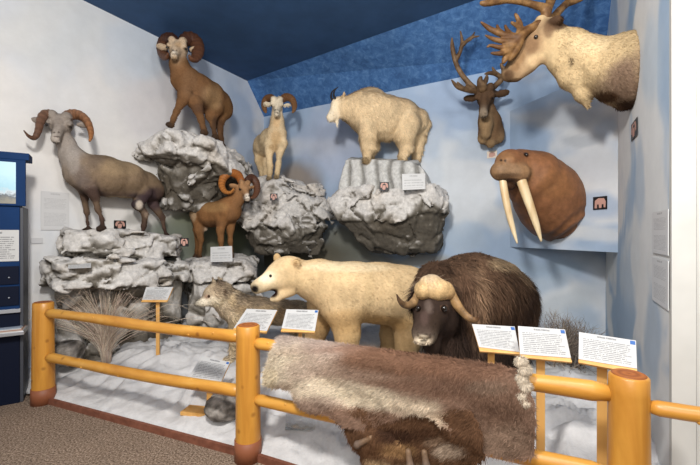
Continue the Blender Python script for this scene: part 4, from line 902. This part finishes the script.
S = Sdf(); c1, c2, c3 = hexc('#7d6046'), hexc('#a08462'), hexc('#4b3829')
S.chain([(491,133,5.02,14.5),(489.5,122,4.95,12),(487,110,4.87,9.5)], c1, k=.05)
S.chain([(486,112,4.82,6.5),(486,124,4.83,7),(486,134,4.86,6)], c2, k=.04)
for a, b, r in ((483,138,5.5), (499,137,5.5), (491,143,4.5)): S.ell(J(a,b,4.95), np.array([r, r, r*1.1])*.0128, c2, .03)
pt, s = sheep_head(S, J(485.8,97.5,4.82), J(483.2,111,4.58), hexc('#5d4735'), hexc('#c9b79f'), hexc('#2d2119'), w=.95, sc=1.0)
for q, tip in ((-1, (472.5,95,4.9)), (1, (498.5,92.5,4.9))): S.cap(pt(-.03, q*.055, .02), J(*tip), .030, .012, c1*.7, .02, (np.array([0, 1, 0]), .5))
V, Q, C = S.build(.0125, lambda P: -.006*fbm(P*9, 3, 211), clip=[CLIP_B])
o = furred('caribou_bust', V, Q, C, 'smaller brown caribou bust on the back wall above the walrus', 'caribou', [dict(count=9000, length=.022, lift=.35, comb=(0, .3, -1), width=.0036, cjit=.14)])
for q in (-1, 1): MB().ball(pt(.055, q*.052, .018), .016).build('eye', M_EYE, o, True)
antler(o, [[(482,93,4.82,3),(474,88,4.8,2.6),(466,80,4.78,2.4),(459,70,4.76,2.2),(455,60,4.74,2.1),(452.5,48,4.72,2),(452,38,4.7,.8)], [(455.5,61,4.74,2),(460,52,4.72,1.8),(462,42,4.7,1.5),(460.5,31,4.68,.7)], [(461,47,4.7,1.6),(467,41,4.68,1.6),(472,37.5,4.66,1.2),(479.5,36,4.64,.6)], [(470,40,4.67,1.2),(475,32,4.66,.6)],
           [(478,92,4.8,2.4),(468,90,4.74,2.4),(458,87,4.7,2),(451.5,80,4.66,.8)], [(464,89,4.72,1.8),(457,82,4.7,.7)], [(470,88,4.74,1.8),(466,84,4.7,.7)]], h=.010, col='#5d4630', col2='#80664a', k=.012)
antler(o, [[(488,92,4.82,3),(495,86,4.8,2.6),(502,79,4.78,2.4),(504,72,4.76,2.2),(501,64,4.74,1.2)], [(502,78,4.78,2.2),(496,74,4.74,2),(490,73,4.72,1.6),(484.5,74,4.7,.6)], [(496,74,4.74,1.8),(492,67,4.72,.7)], [(503,74,4.76,2),(509,66,4.8,1.6),(511,56,4.82,.7)],
           [(484,93,4.78,4),(482,87,4.70,4.2),(480,81,4.66,2.5),(481,77,4.64,1)], [(482,87,4.7,3),(486,80,4.68,2),(487,75,4.68,.8)]], h=.010, col='#5d4630', col2='#80664a', k=.012)
# ================================================================ fur hides over the fence
def hide_uv(px, py, off):
    """photograph point -> (t along the fence, z) on the vertical plane in front of the rail"""
    A = FA-FN*off; s = (px-CX)/F0       # A + t*(FB-FA) = d*(s,1)
    D = FB-FA; t = (s*A[1]-A[0])/(D[0]-s*D[1]); d = A[1]+t*D[1]; return t, EYE-(py-CY)/F0*d
def inpoly(x, y, poly):
    c = np.zeros(x.shape, bool); n = len(poly)
    for i in range(n):
        x0, y0 = poly[i]; x1, y1 = poly[(i+1) % n]
        m = ((y0 > y) != (y1 > y)) & (x < (x1-x0)*(y-y0)/(y1-y0+1e-12)+x0); c ^= m
    return c
def hide(outline, rr, label, cols, t0, t1, back, seed, base, extra, layers):
    poly = [hide_uv(a, b, rr+extra) for a, b in outline]; a_ = rr*math.pi/2; st = .0085
    Lf = np.linalg.norm(FB-FA); ts = np.arange(t0, t1, st/Lf); ss = np.arange(-a_-back, a_+.72, st); T, Sg = np.meshgrid(ts, ss, indexing='ij')
    zr = .80+.015*T
    fr = Sg > a_; bk = Sg < -a_; ang = np.clip(Sg/rr, -math.pi/2, math.pi/2)
    z = np.where(fr, zr-(Sg-a_), np.where(bk, zr+(Sg+a_), zr+rr*np.cos(ang))); off = np.where(fr, rr, np.where(bk, -rr, rr*np.sin(ang)))
    tb = (max(min(p[0] for p in poly), t0)+.03, min(max(p[0] for p in poly), t1)-.07)
    P3 = np.stack([T*6, z*5, 0*T], -1)
    dep = np.clip((zr-z)/.25, 0, 1)*(Sg > 0)
    bil = extra+.045*fbm(P3, 3, seed)*dep+.016*fbm(P3*3, 2, seed+3)*dep+.03*np.sin(T*19+z*5+seed)*dep*dep
    off = off+np.where(Sg > 0, np.maximum(bil, -.002), 0)
    wig = .012*fbm(np.stack([T*30, z*30, 0*T], -1), 2, seed+7)
    ok = np.where(fr | (Sg > 0), inpoly(T+wig/Lf, np.minimum(z+wig, zr+rr*.6), poly), (T+wig > tb[0]+.1*np.abs(Sg)) & (T+wig < tb[1]))
    XY = FA+(FB-FA)*T[..., None]-FN*off[..., None]; V = np.concatenate([XY, z[..., None]], -1).reshape(-1, 3); m = len(ss)
    cell = ok[:-1, :-1] & ok[1:, :-1] & ok[:-1, 1:] & ok[1:, 1:]; I = np.stack(np.nonzero(cell), -1); b = I[:, 0]*m+I[:, 1]
    Q = np.stack([b, b+m, b+m+1, b+1], -1); u, inv = np.unique(Q, return_inverse=True); V = V[u]; Q = inv.reshape(Q.shape)
    N = vnormals(V, Q); f = np.mean(N[:, 1]*(-1)) 
    if np.mean((N*np.array([-FN[0], -FN[1], .3])).sum(-1)*(off.reshape(-1)[u] > 0)) < 0: Q = Q[:, ::-1]
    C = hexc(base)*np.ones((len(V), 1)); C = blobs(V, C, cols, 3.5)
    C = C*(1+.20*fbm(V*7, 3, seed+11)+.12*fbm(V*22, 2, seed+12))[:, None]
    return furred('fur_hide', V, Q, C, label, 'fur hide', layers, origin=np.array([*(FA+(FB-FA)*.4), .84]))
def comb_h(P):
    n = fbm(P*3.0, 2, 303); m = fbm(P*3.0+7, 2, 304); return np.stack([-.6+n*1.2, .25-n*.5, -.7+m*.9], -1)
def comb_d(P):
    n = fbm(P*4.0, 2, 313); return np.stack([-.3+n*1.6, .1-n*.7, -1+0*n], -1)
M_FUR2 = colmat('hide_fur', .92, .08, 60, .2, .3, .008)
OUT = [(278,333),(290,328),(400,343),(521,356),(527,362),(526,380),(531,395),(535.5,406),(537,426),(535,459),(526,463),(515,460.5),(500,456),(486,455),(474,441),(462,430),(442,425.5),(430,417),(414,412.5),(400,418),(388,423),(374,428),(362,430),(345,424.5),(334,417),(327,414),(312,413),(301.8,407.5),(295,398),(294,390),(282,388.5),(273,389),(262.5,386),(262.5,377),(265,368),(270,354)]
hide(OUT, .064, 'large pale and brown fur hide draped over the top fence rail', [
    (300,350,50,26,'#cbb8aa',.9),(283,364,36,26,'#ead9bf',.95),(270,378,12,14,'#e6d4b4',.9),(318,372,34,20,'#c9b3a0',.8),(330,392,44,15,'#e2d1b8',.9),(376,400,56,13,'#e6d6bc',.95),(420,405,30,12,'#dac7ae',.9),(448,418,26,8,'#d2bca2',.85),
    (320,406,34,9,'#b49b8a',.7),(360,374,40,12,'#a98f7c',.7),(330,350,60,7,'#ab9384',.6),(400,363,70,13,'#7d5c48',.85),(470,368,60,13,'#735442',.8),(440,388,60,14,'#745848',.75),(500,400,34,30,'#6f5545',.6),(478,440,20,16,'#6f5646',.6),
    (510,440,30,22,'#85705f',.6),(490,385,24,7,'#8f7a69',.5),(285,340,12,8,'#a7968b',.6),(398,352,90,5,'#8f6a54',.6)], .02, .97, .16, 301, '#8f7260', .02,
    [dict(count=85000, length=.026, lift=.45, comb=comb_h, width=.0019, cjit=.12, jit=.4), dict(count=30000, length=.034, lift=.8, comb=comb_h, width=.0014, cjit=.16, jit=.5, tipcol=1.2)])
OUT2 = [(336,405),(470,405),(484,430),(486,452),(478,462),(470,486),(455,492),(448,500),(430,492),(418,506),(404,494),(392,505),(378,492),(368,478),(362,462),(358,450),(350,440),(345,428)]
o = hide(OUT2, .060, 'dark brown fur hide hanging lowest under the pale hide', [(400,448,24,8,'#b08a5e',.5),(378,462,16,6,'#c0a27c',.7),(455,450,18,9,'#b39f8b',.8),(440,440,12,6,'#8a735f',.6),(410,470,30,9,'#c5b092',.7),(420,432,30,8,'#3f2a1d',.8),(375,445,14,16,'#6a4c36',.6),(398,433,24,8,'#35231a',.8)], .25, .84, .05, 331, '#5f4431', .0,
     [dict(count=42000, length=.040, lift=.5, comb=comb_d, width=.0020, cjit=.2, jit=.4)])
M_HOOF = mat('hoof', hexc('#6f6a68'), .45)
for (a, b), (c, d_) in (((371,438),(358,444)), ((408,452),(411,466)), ((424,453),(427,466))):
    A_, B_ = hide_uv(a, b, .10), hide_uv(c, d_, .10); pa = np.array([*(FA+(FB-FA)*A_[0]-FN*.095), A_[1]]); pb = np.array([*(FA+(FB-FA)*B_[0]-FN*.11), B_[1]])
    S = Sdf(); S.cap(pa, pb, .016, .018, hexc('#7a6048'), .01); S.ell(pb, (.020,.018,.022), hexc('#5e5654'), .012)
    V, Q, C = S.build(.006); meshobj('hoof', V, Q, M_HORN, o, col=C)
hd_ = bpy.data.objects['fur_hide']
for i, (a, b) in enumerate(((521,363),(525,371),(522,380),(525.5,388),(523,397),(527,404))):
    t_, z_ = hide_uv(a, b, .095); p = np.array([*(FA+(FB-FA)*t_-FN*.074), z_]); S = Sdf(); S.ell(p, (.026,.018,.022), hexc('#d9cab5'), .01)
    V, Q, C = S.build(.006, lambda P: -.004*fbm(P*40, 2, i)); v, q4, q3, c_, nn = fur(V, Q, C, 1500, .022, lift=.7, comb=(0, 0, -1), width=.0016)
    meshobj('white_tuft', np.concatenate([V, v]), [np.concatenate([Q, q4+len(V)]), q3+len(V)], M_FUR, hd_, col=np.concatenate([C, c_]), normals=np.concatenate([vnormals(V, Q), nn]))

# ================================================================ printed sheets
def paper_mat(name, lines, title=.14, ink=.6, base='#c3c3c2', margin=.08, two=False):
    m = mat(name, rough=.5); t = NT(m); uv = t.n('ShaderNodeUVMap'); sp = t.n('ShaderNodeSeparateXYZ'); t.l(uv.outputs['UV'], sp.inputs[0])
    def mth(op, a, b=None, c=None):
        x = t.n('ShaderNodeMath', operation=op)
        for i, v in enumerate((a, b, c)):
            if v is None: continue
            if isinstance(v, bpy.types.NodeSocket): t.l(v, x.inputs[i])
            else: x.inputs[i].default_value = v
        return x.outputs[0]
    X, Y = sp.outputs[0], sp.outputs[1]
    fr = mth('FRACT', mth('MULTIPLY', Y, lines)); row = mth('FLOOR', mth('MULTIPLY', Y, lines))
    band = mth('MULTIPLY', mth('GREATER_THAN', fr, .28), mth('LESS_THAN', fr, .74))
    cx = t.n('ShaderNodeCombineXYZ'); t.l(mth('MULTIPLY', X, 42), cx.inputs[0]); t.l(mth('MULTIPLY', row, 7.31), cx.inputs[1])
    nz = t.noise(1, 2, .7, cx.outputs[0]); word = mth('GREATER_THAN', nz, .43)
    cr = t.n('ShaderNodeCombineXYZ'); t.l(mth('MULTIPLY', row, 3.7), cr.inputs[1]); endn = t.noise(1, 0, .5, cr.outputs[0])
    endx = mth('ADD', mth('MULTIPLY', endn, .5), .62)
    inb = mth('MULTIPLY', mth('MULTIPLY', mth('GREATER_THAN', X, margin), mth('LESS_THAN', X, mth('MINIMUM', endx, 1-margin))), mth('MULTIPLY', mth('GREATER_THAN', Y, .09), mth('LESS_THAN', Y, 1-title-.06)))
    body = mth('MULTIPLY', mth('MULTIPLY', band, word), inb)
    if two: body = mth('MULTIPLY', body, mth('GREATER_THAN', mth('ABSOLUTE', mth('SUBTRACT', Y, .5)), .05))
    th = mth('MULTIPLY', mth('MULTIPLY', mth('GREATER_THAN', Y, 1-title+.02), mth('LESS_THAN', Y, 1-title*.38)), mth('LESS_THAN', mth('ABSOLUTE', mth('SUBTRACT', X, .5)), .17))
    th = mth('MULTIPLY', th, word)
    f = mth('MULTIPLY', mth('MAXIMUM', body, th), ink)
    t.l(t.mix(hexc(base), hexc('#34343a'), f), t.b.inputs['Base Color']); return m
M_SIGN = paper_mat('printed_sign', 15); M_SIGN2 = paper_mat('printed_card', 6, .22, .3); M_SHEET = paper_mat('printed_sheet', 34, .1, .35, '#d8d9da', .12, True); M_SHEETL = paper_mat('printed_wall_sheet', 30, .1, .22, '#d6d6d6', .1, True)
M_PINE = mat('pale_pine', rough=.5); t = NT(M_PINE); t.l(t.ramp(t.noise(9, 4, .6, t.coord((1, 1, .1))), [(.3, hexc('#d39a4c')), (.7, hexc('#e8b972'))]), t.b.inputs['Base Color'])
M_BLUE = mat('blue_mark', hexc('#2f62a8'), .5); M_BLACK = mat('black_card', hexc('#17161a'), .5); M_PINK = mat('pink_print', hexc('#c79a8c'), .6); M_CREAM = mat('cream_print', hexc('#e6d7c6'), .6)
def sheet(name, TL, TR, BR, BL, mt, parent=None, th=.003):
    c = [np.asarray(q, float) for q in (TL, TR, BR, BL)]; n = nrm(np.cross(c[1]-c[0], c[3]-c[0]))*-1
    if n@(c[0]-np.array([0, 0, EYE])) > 0: n = -n
    V = np.array(c+[q-n*th for q in c]); F_ = [[0, 3, 2, 1], [4, 5, 6, 7], [0, 1, 5, 4], [1, 2, 6, 5], [2, 3, 7, 6], [3, 0, 4, 7]]
    return meshobj(name, V, F_, mt, parent, None if parent else V[:4].mean(0), False, uv=[(0, 1), (1, 1), (1, 0), (0, 0)]*2)
def lerp(a, b, t): return a+(b-a)*t
def sign(cor, label, zb, post_w=.028, base=False, mark=True, postx=.5, mt=None, kind='sign_stand'):
    TL, TR, BR, BL = [J(*c) for c in cor]; cen = (TL+TR+BR+BL)/4
    n = nrm(np.cross(TR-TL, BL-TL)); n = n if n@(cen-np.array([0, 0, EYE])) < 0 else -n
    dn = nrm((BL-TL)+(BR-TR)); foot = np.array([*lerp(lerp(TL, TR, postx), lerp(BL, BR, postx), .55)[:2], zb])
    o = thing('sign_stand', label, 'sign', foot, 'sign stands in the display')
    ac = nrm(TR-TL); lo = dn*.018
    sheet('board', TL-n*.004, TR-n*.004, BR-n*.004+lo, BL-n*.004+lo, M_PINE, o, .014)
    p = sheet('paper', TL+n*.0, TR+n*.0, BR, BL, mt or M_SIGN, o, .002)
    lp = MB(); bl, br = BL+lo, BR+lo; lp.box((bl+br)/2-n*.004, (np.linalg.norm(br-bl), .014, .016), np.stack([ac, np.cross(n, ac), n], -1), .002); lp.build('ledge', M_PINE, o)
    if mark: q = lerp(TL, TR, .90); sheet('corner_mark', q+dn*.006+n*.0015, lerp(TL, TR, .985)+dn*.006+n*.0015, lerp(TL, TR, .985)+dn*.028+n*.0015, q+dn*.028+n*.0015, M_BLUE, o, .001)
    top = lerp(lerp(TL, TR, postx), lerp(BL, BR, postx), .55)-n*.025
    mb = MB(); mb.box(((foot[0]+top[0])/2, (foot[1]+top[1])/2, (zb+top[2])/2), (post_w, .02, top[2]-zb), np.stack([nrm([*ac[:2], 0]), nrm([-ac[1], ac[0], 0]), [0, 0, 1]], -1), .002); mb.build('post', M_PINE, o)
    if base: MB().box((foot[0]-.04, foot[1]-.10, zb+.035), (.27, .13, .03), np.stack([nrm([*ac[:2], 0]), nrm([-ac[1], ac[0], 0]), [0, 0, 1]], -1), .003).build('base', M_PINE, o)
    return o
def sz(px, py, d): p = J(px, py, d); return float(snow_z(p[0], p[1]))
sign([(518,326,2.30),(565,329.5,2.22),(571,358,2.10),(520,354,2.17)], 'middle sign of the three at the right, above the fence gap', .2, .045, postx=.45)
sign([(579,332,2.06),(636,340.5,1.92),(637,368.6,1.82),(578.6,359,1.96)], 'printed sign directly behind the large right fence post', .15, .045, postx=.42)
sign([(472,324,2.52),(514.6,326.5,2.45),(519.5,352,2.32),(479,347,2.39)], 'printed sign directly in front of the dark musk ox body', .2, .04, postx=.38)
sign([(246.7,308.7,3.40),(277.2,310,3.36),(266.8,331,3.2),(233.9,327.7,3.25)], 'tilted sign behind the middle fence post in front of the wolf', .2, mark=False)
sign([(286.4,309.2,3.2),(318.5,310,3.16),(314.9,331,3.0),(281.6,328.2,3.05)], 'sign in front of the polar bear chest with a blue corner', .2)
sign([(146.2,287,4.0),(173,287,4.0),(167.5,299.8,3.9),(142,299.8,3.9)], 'small sign on a pine post beside the dry grass', .22, .034, mark=False, postx=.52)
sign([(201.6,356,3.3),(230,362,3.25),(221,382,3.05),(188,378,3.1)], 'low sign tilted just above the snow left of the middle post', sz(208,415,3.1)-.01, .05, base=True)
# clear acrylic holder on the snow
M_CLEAR = mat('clear_acrylic', (.9, .93, .95), .05); M_CLEAR.node_tree.nodes['Principled BSDF'].inputs['Transmission Weight'].default_value = .85
a = thing('acrylic_holder', 'clear acrylic holder standing on the snow right of the middle post', 'holder', [*J(300, 420, 2.75)[:2], sz(300, 420, 2.75)])
zb = a.location[2]; X0, X1 = J(285, 420, 2.75), J(315, 424, 2.7)
MB().add([[X0[0], X0[1], zb], [X1[0], X1[1], zb], [X1[0], X1[1]+.05, zb+.10], [X0[0], X0[1]+.05, zb+.10]], [[0, 1, 2, 3]]).build('panel', M_CLEAR, a)
MB().box(((X0[0]+X1[0])/2, X0[1]+.04, zb+.006), (.22, .12, .010), None, .002).build('base', M_CLEAR, a)

# ---- planes of the walls
def onwall(px, py, which, off=.008):
    s = (px-CX)/F0
    if which == 'left': n, o_ = CLIP_L[0], CLIP_L[1]
    elif which == 'back': n, o_ = CLIP_B[0], CLIP_B[1]
    elif which == 'right': n, o_ = CLIP_R[0], CLIP_R[1]
    else: n, o_ = CLIP_P[0], CLIP_P[1]
    r = np.array([s, 1, -(py-CY)/F0]); d = (o_-off)/(r@n); return np.array([0, 0, EYE])*0+np.array([r[0]*d, d, EYE+r[2]*d])
def wall_sheet(name, x0, y0, x1, y1, which, mt, label, cat, slope=0, **k):
    """a rectangle on the wall plane: two plan points and two heights"""
    a_, b_ = onwall(x0, (y0+y1)/2, which), onwall(x1, (y0+y1)/2, which); c_ = onwall((x0+x1)/2, y0, which); e_ = onwall((x0+x1)/2, y1, which)
    z1, z0 = c_[2], e_[2]; return tag(sheet(name, [*a_[:2], z1], [*b_[:2], z1], [*b_[:2], z0], [*a_[:2], z0], mt, **k), label, cat)
def fixz(V): return V
for q in (CLIP_L, CLIP_B, CLIP_R, CLIP_P): pass
wall_sheet('wall_text_panel', 41, 192, 69, 230, 'left', M_SHEETL, 'white text sheet on the left wall between the kiosk and grey ram', 'sign')
wall_sheet('wall_text_panel', 652, 211, 668, 254, 'right', M_SHEET, 'upper of two framed text sheets on the blue right wall', 'sign')
wall_sheet('wall_text_panel', 652, 259, 668, 305, 'right', M_SHEET, 'lower of two framed text sheets on the blue right wall', 'sign')
wall_sheet('wall_label', 31, 238, 43, 243.5, 'left', mat('label_card', hexc('#cfcfd0'), .6), 'tiny narrow label on the left wall beside the kiosk', 'sign')
def emblem(TL, TR, BR, BL, label, kind):
    c = [np.asarray(q, float) for q in (TL, TR, BR, BL)]; cen = sum(c)/4
    o = tag(sheet('picture_plate', *c, M_BLACK if kind != 'white' else M_CREAM), label, 'picture'); n = nrm(np.cross(c[1]-c[0], c[3]-c[0])); n = n if n@(cen-np.array([0, 0, EYE])) < 0 else -n
    u, v = c[1]-c[0], c[0]-c[3]; P = lambda a, b: c[3]+u*a+v*b+n*.0012
    if kind == 'ram': shp = [[(.30,.15),(.45,.08),(.6,.12),(.66,.4),(.62,.62),(.38,.62),(.30,.4)], [(.12,.35),(.22,.3),(.3,.5),(.34,.72),(.5,.82),(.4,.92),(.2,.86),(.1,.6)], [(.66,.72),(.7,.5),(.78,.3),(.9,.35),(.9,.6),(.8,.86),(.6,.92),(.5,.82)]]
    elif kind == 'walrus': shp = [[(.12,.12),(.3,.1),(.3,.4),(.42,.4),(.45,.12),(.62,.12),(.64,.4),(.76,.4),(.78,.15),(.9,.15),(.92,.6),(.8,.85),(.4,.88),(.15,.7)]]
    else: shp = [[(.2,.2),(.5,.12),(.85,.3),(.8,.7),(.5,.85),(.2,.7)]]
    mb = MB()
    for s_ in shp: mb.add([P(a, b) for a, b in s_], [list(range(len(s_)))])
    mb.build('printed_emblem', M_PINK, o)
def plate(x0, y0, x1, y1, which, label, kind):
    if isinstance(which, str):
        a_, b_ = onwall(x0, (y0+y1)/2, which), onwall(x1, (y0+y1)/2, which); zt, zb_ = onwall((x0+x1)/2, y0, which)[2], onwall((x0+x1)/2, y1, which)[2]
        emblem([*a_[:2], zt], [*b_[:2], zt], [*b_[:2], zb_], [*a_[:2], zb_], label, kind)
    else: emblem(J(x0, y0, which), J(x1, y0, which), J(x1, y1, which), J(x0, y1, which), label, kind)
plate(114, 220.5, 126, 229, 'left', 'black picture plate on the left wall under the grey ram belly', 'ram')
plate(180, 238, 188.5, 246.5, 4.65, 'small picture plate beside the low ledge left of the small ram', 'ram')
plate(593, 196.5, 607, 209.5, 'panel', 'black picture plate on the corner panel right of the walrus', 'walrus')
plate(631, 121, 637, 138, 'right', 'narrow dark picture plate high on the right wall below the large caribou', 'ram')
plate(487, 151, 497, 158, 'back', 'small white picture plate under the smaller caribou bust', 'white')
plate(379.5, 182, 389, 190.5, 5.0, 'picture plate on the fluted plinth under the goat', 'ram')
plate(270, 193.5, 277.5, 200.5, 5.52, 'picture plate on the craggy rock under the white ram', 'ram')
def card(cor, label): 
    return tag(sheet('label_card', *[J(*c) for c in cor], M_SIGN2), label, 'card', 'label cards on the rocks')
card([(402,174,4.83),(425,173.5,4.80),(425.5,189,4.76),(402.5,190,4.80)], 'white card standing on the ledge below the goat')
card([(210.5,247,4.86),(232,246,4.86),(232.5,261.5,4.80),(210.5,262,4.80)], 'white card in front of the small reddish ram')
card([(68,262.5,3.82),(91,261.5,3.86),(91,267.5,3.70),(68,268.5,3.70)], 'white card lying on the stepped ledge at the left')

# ================================================================ blue kiosk at the left edge
k_ = thing('information_kiosk', 'tall dark blue kiosk with a bright screen at the left edge', 'kiosk', (-2.99, 3.45, 0))
M_NAVY = mat('navy_laminate', hexc('#0a1c3a'), .65, 0, .15); t = NT(M_NAVY); t.l(t.ramp(t.noise(2, 2), [(.3, hexc('#0c2c55')), (.7, hexc('#103462'))]), t.b.inputs['Base Color'])
M_NAVYD = mat('dark_navy', hexc('#0a1226'), .65, 0, .15); M_GREYM = mat('grey_side', hexc('#3f424a'), .5); M_METAL = mat('brushed_metal', hexc('#b9bcc2'), .35, .7)
def kb(name, x0, x1, y0, y1, z0, z1, m_, bev=.004, par=k_): return MB().box(((x0+x1)/2, (y0+y1)/2, (z0+z1)/2), (x1-x0, y1-y0, z1-z0), None, bev).build(name, m_, par)
zy = lambda y, d=3.45: EYE-(y-CY)/F0*d
kb('upper_cabinet', -3.42, -3.0, 3.47, 3.62, zy(309), zy(160), M_NAVY); kb('top_board', -3.44, -2.93, 3.44, 3.64, zy(160), zy(153), M_NAVY)
kb('screen_frame', -3.44, -2.955, 3.44, 3.47, zy(206), zy(160), M_NAVY)
M_SCR = mat('screen', (0, 0, 0), .2); t = NT(M_SCR); uv = t.n('ShaderNodeUVMap'); sp = t.n('ShaderNodeSeparateXYZ'); t.l(uv.outputs['UV'], sp.inputs[0])
ad = t.n('ShaderNodeMath', operation='ADD'); t.l(sp.outputs[1], ad.inputs[0]); ml = t.n('ShaderNodeMath', operation='MULTIPLY'); t.l(t.noise(9, 4, .7, uv.outputs['UV']), ml.inputs[0]); ml.inputs[1].default_value = .35; t.l(ml.outputs[0], ad.inputs[1])
cr = t.ramp(ad.outputs[0], [(.25, hexc('#8a8577')), (.36, hexc('#5d646b')), (.44, hexc('#c9d3d8')), (.55, hexc('#a9d3e0')), (.9, hexc('#c4e6ee'))]); t.l(cr, t.b.inputs['Emission Color']); t.b.inputs['Emission Strength'].default_value = .95
sc_ = sheet('screen', [-3.40, 3.437, zy(163)], [-3.022, 3.437, zy(163)], [-3.022, 3.437, zy(204)], [-3.40, 3.437, zy(204)], M_SCR, k_)
sheet('notice', [-3.35, 3.462, zy(230)], [-3.003, 3.462, zy(230)], [-3.003, 3.462, zy(261)], [-3.35, 3.462, zy(261)], M_SIGN, k_)
kb('side_panel', -3.0, -2.975, 3.48, 3.75, .0, zy(207), M_GREYM); kb('lower_cabinet', -3.42, -3.0, 3.47, 3.72, 0.0, zy(309), M_NAVYD)
kb('drawer_panel', -3.42, -3.003, 3.455, 3.475, zy(305), zy(286), M_NAVYD); kb('drawer_panel', -3.42, -3.003, 3.455, 3.475, zy(284), zy(266), M_NAVYD)
for y in (277, 297): MB().ball((-3.07, 3.45, zy(y)), .007).build('knob', M_METAL, k_, True)
kb('metal_trim', -3.44, -2.99, 3.44, 3.48, zy(312), zy(308.5), M_METAL, .001); kb('shelf_tray', -3.44, -2.955, 3.36, 3.60, zy(333), zy(329.5), M_METAL, .002)
for i in range(4): kb('leaflet', -3.44, -2.965-.006*i, 3.375+.004*i, 3.58, zy(329.5)+.008*i, zy(329.5)+.008*i+.006, mat('leaflet_paper', hexc(['#cfc9c0', '#b98c7a', '#d8d6d2', '#9aa5b5'][i]), .6), .001)

k_.rotation_euler = (0, 0, math.radians(33))

# ================================================================ dry grass clump and twiggy shrub
def ribbons(paths, w0, cols):
    V, Fs, C, n = [], [], [], 0
    for P, c, w in zip(paths, cols, w0):
        m = len(P); T = nrm(np.gradient(P, axis=0)); X = nrm(np.cross(T, RNG.normal(size=3))); Y = np.cross(T, X); ww = w*np.linspace(1, .25, m)[:, None]
        for k in range(3):
            a = k*2.094; V.append(P+(X*math.cos(a)+Y*math.sin(a))*ww)
        for i in range(m-1):
            for k in range(3): k2 = (k+1) % 3; Fs.append([n+k*m+i, n+k2*m+i, n+k2*m+i+1, n+k*m+i+1])
        C.append(np.tile(c, (3*m, 1))*np.tile(np.linspace(.8, 1.1, m), 3)[:, None]); n += 3*m
    return np.concatenate(V), np.array(Fs), np.concatenate(C)
rng = np.random.default_rng(42); g0 = J(106, 357, 3.95); g0[2] = snow_z(g0[0], g0[1])-.03; paths, ws, cs = [], [], []
for i in range(430):
    a = rng.uniform(0, 2*math.pi); b = g0+np.array([math.cos(a), math.sin(a), 0])*.045*rng.random()**.5
    sx, sy = rng.normal(.02, .30), rng.normal(-.09, .10); ht = rng.uniform(.5, .84)*(1-.25*abs(sx)); tip = b+np.array([sx, sy, ht])
    P = [b, b+np.array([sx*.04, sy*.04, ht*.30]), b+np.array([sx*.34, sy*.34, ht*.66]), tip]; 
    if rng.random() < .25: P.append(tip+np.array([sx*.3, sy*.3, -.04]))
    paths.append(spline(P, 9)); ws.append(rng.uniform(.0018, .0036)); cs.append(hexc(rng.choice(['#e8d6c0', '#d2bca6', '#f2e6d2', '#c4a898', '#dfc9ba']))*rng.uniform(.8, 1.15))
V, Fs, C = ribbons(paths, ws, cs); M_STRAW = colmat('dry_straw', .8, .2, 30, .15, 0)
tag(meshobj('dry_grass_clump', V, Fs, M_STRAW, col=C, origin=g0), 'fan of dry straw grass standing before the stepped ledge', 'grass')
s0 = J(566, 372, 3.75); s0[2] = snow_z(s0[0], s0[1])-.03; paths, ws, cs = [], [], []
def twig(p, d, L, w, lev):
    q = p+d*L; m_ = (p+q)/2+rng.normal(0, L*.1, 3); paths.append(spline([p, m_, q], 5)); ws.append(w); cs.append(hexc(rng.choice(['#8b7c6e', '#a4958a', '#6f6258', '#b5a898']))*rng.uniform(.8, 1.2))
    if lev: 
        for _ in range(rng.integers(2, 5)): twig(lerp(p, q, rng.uniform(.4, 1)), nrm(d+rng.normal(0, .55, 3)+np.array([0, 0, .12])), L*rng.uniform(.5, .8), w*.65, lev-1)
for i in range(85):
    d = nrm(np.array([rng.normal(0, .5), rng.normal(0, .3), rng.uniform(.35, 1.3)])); twig(s0+np.array([rng.normal(0, .09), rng.normal(0, .06), 0]), d, rng.uniform(.15, .32), .0058, 3)
V, Fs, C = ribbons(paths, ws, cs); print('shrub verts', len(V))
tag(meshobj('bare_shrub', V, Fs, M_STRAW, col=C, origin=s0), 'bare twiggy brown shrub right of the musk ox behind the signs', 'shrub')
# ================================================================ light
sc = bpy.context.scene; sc.view_settings.view_transform = 'Standard'; sc.view_settings.look = 'None'; sc.view_settings.exposure = .28
w = bpy.data.worlds.new('room_light'); sc.world = w; w.use_nodes = True; w.node_tree.nodes['Background'].inputs[0].default_value = (1, .98, .955, 1); w.node_tree.nodes['Background'].inputs[1].default_value = .38
def area(name, loc, target, size, power, color=(1, .965, .92), sy=None):
    l = bpy.data.lights.new(name, 'AREA'); l.energy = power; l.size = size; l.color = color
    if sy: l.shape = 'RECTANGLE'; l.size_y = sy
    o = bpy.data.objects.new(name, l); COL.objects.link(o); o.location = loc
    o.rotation_euler = (Vector(target)-Vector(loc)).to_track_quat('-Z', 'Y').to_euler(); return o
area('ceiling_spot_lamp', (-.6, .3, 3.45), (-.6, 5.5, 1.8), .4, 135)
area('ceiling_lamp_right', (1.0, .6, 3.9), (2.0, 4.2, 1.4), .6, 55)
area('front_fill_light', (-.2, -.9, 2.6), (-.2, 3.0, .6), 1.6, 42)  # added fill hung below the ceiling, brightens the hide and the fronts of things
sc.cycles.use_denoising = True
sc.cycles.max_bounces = 6; sc.cycles.diffuse_bounces = 3
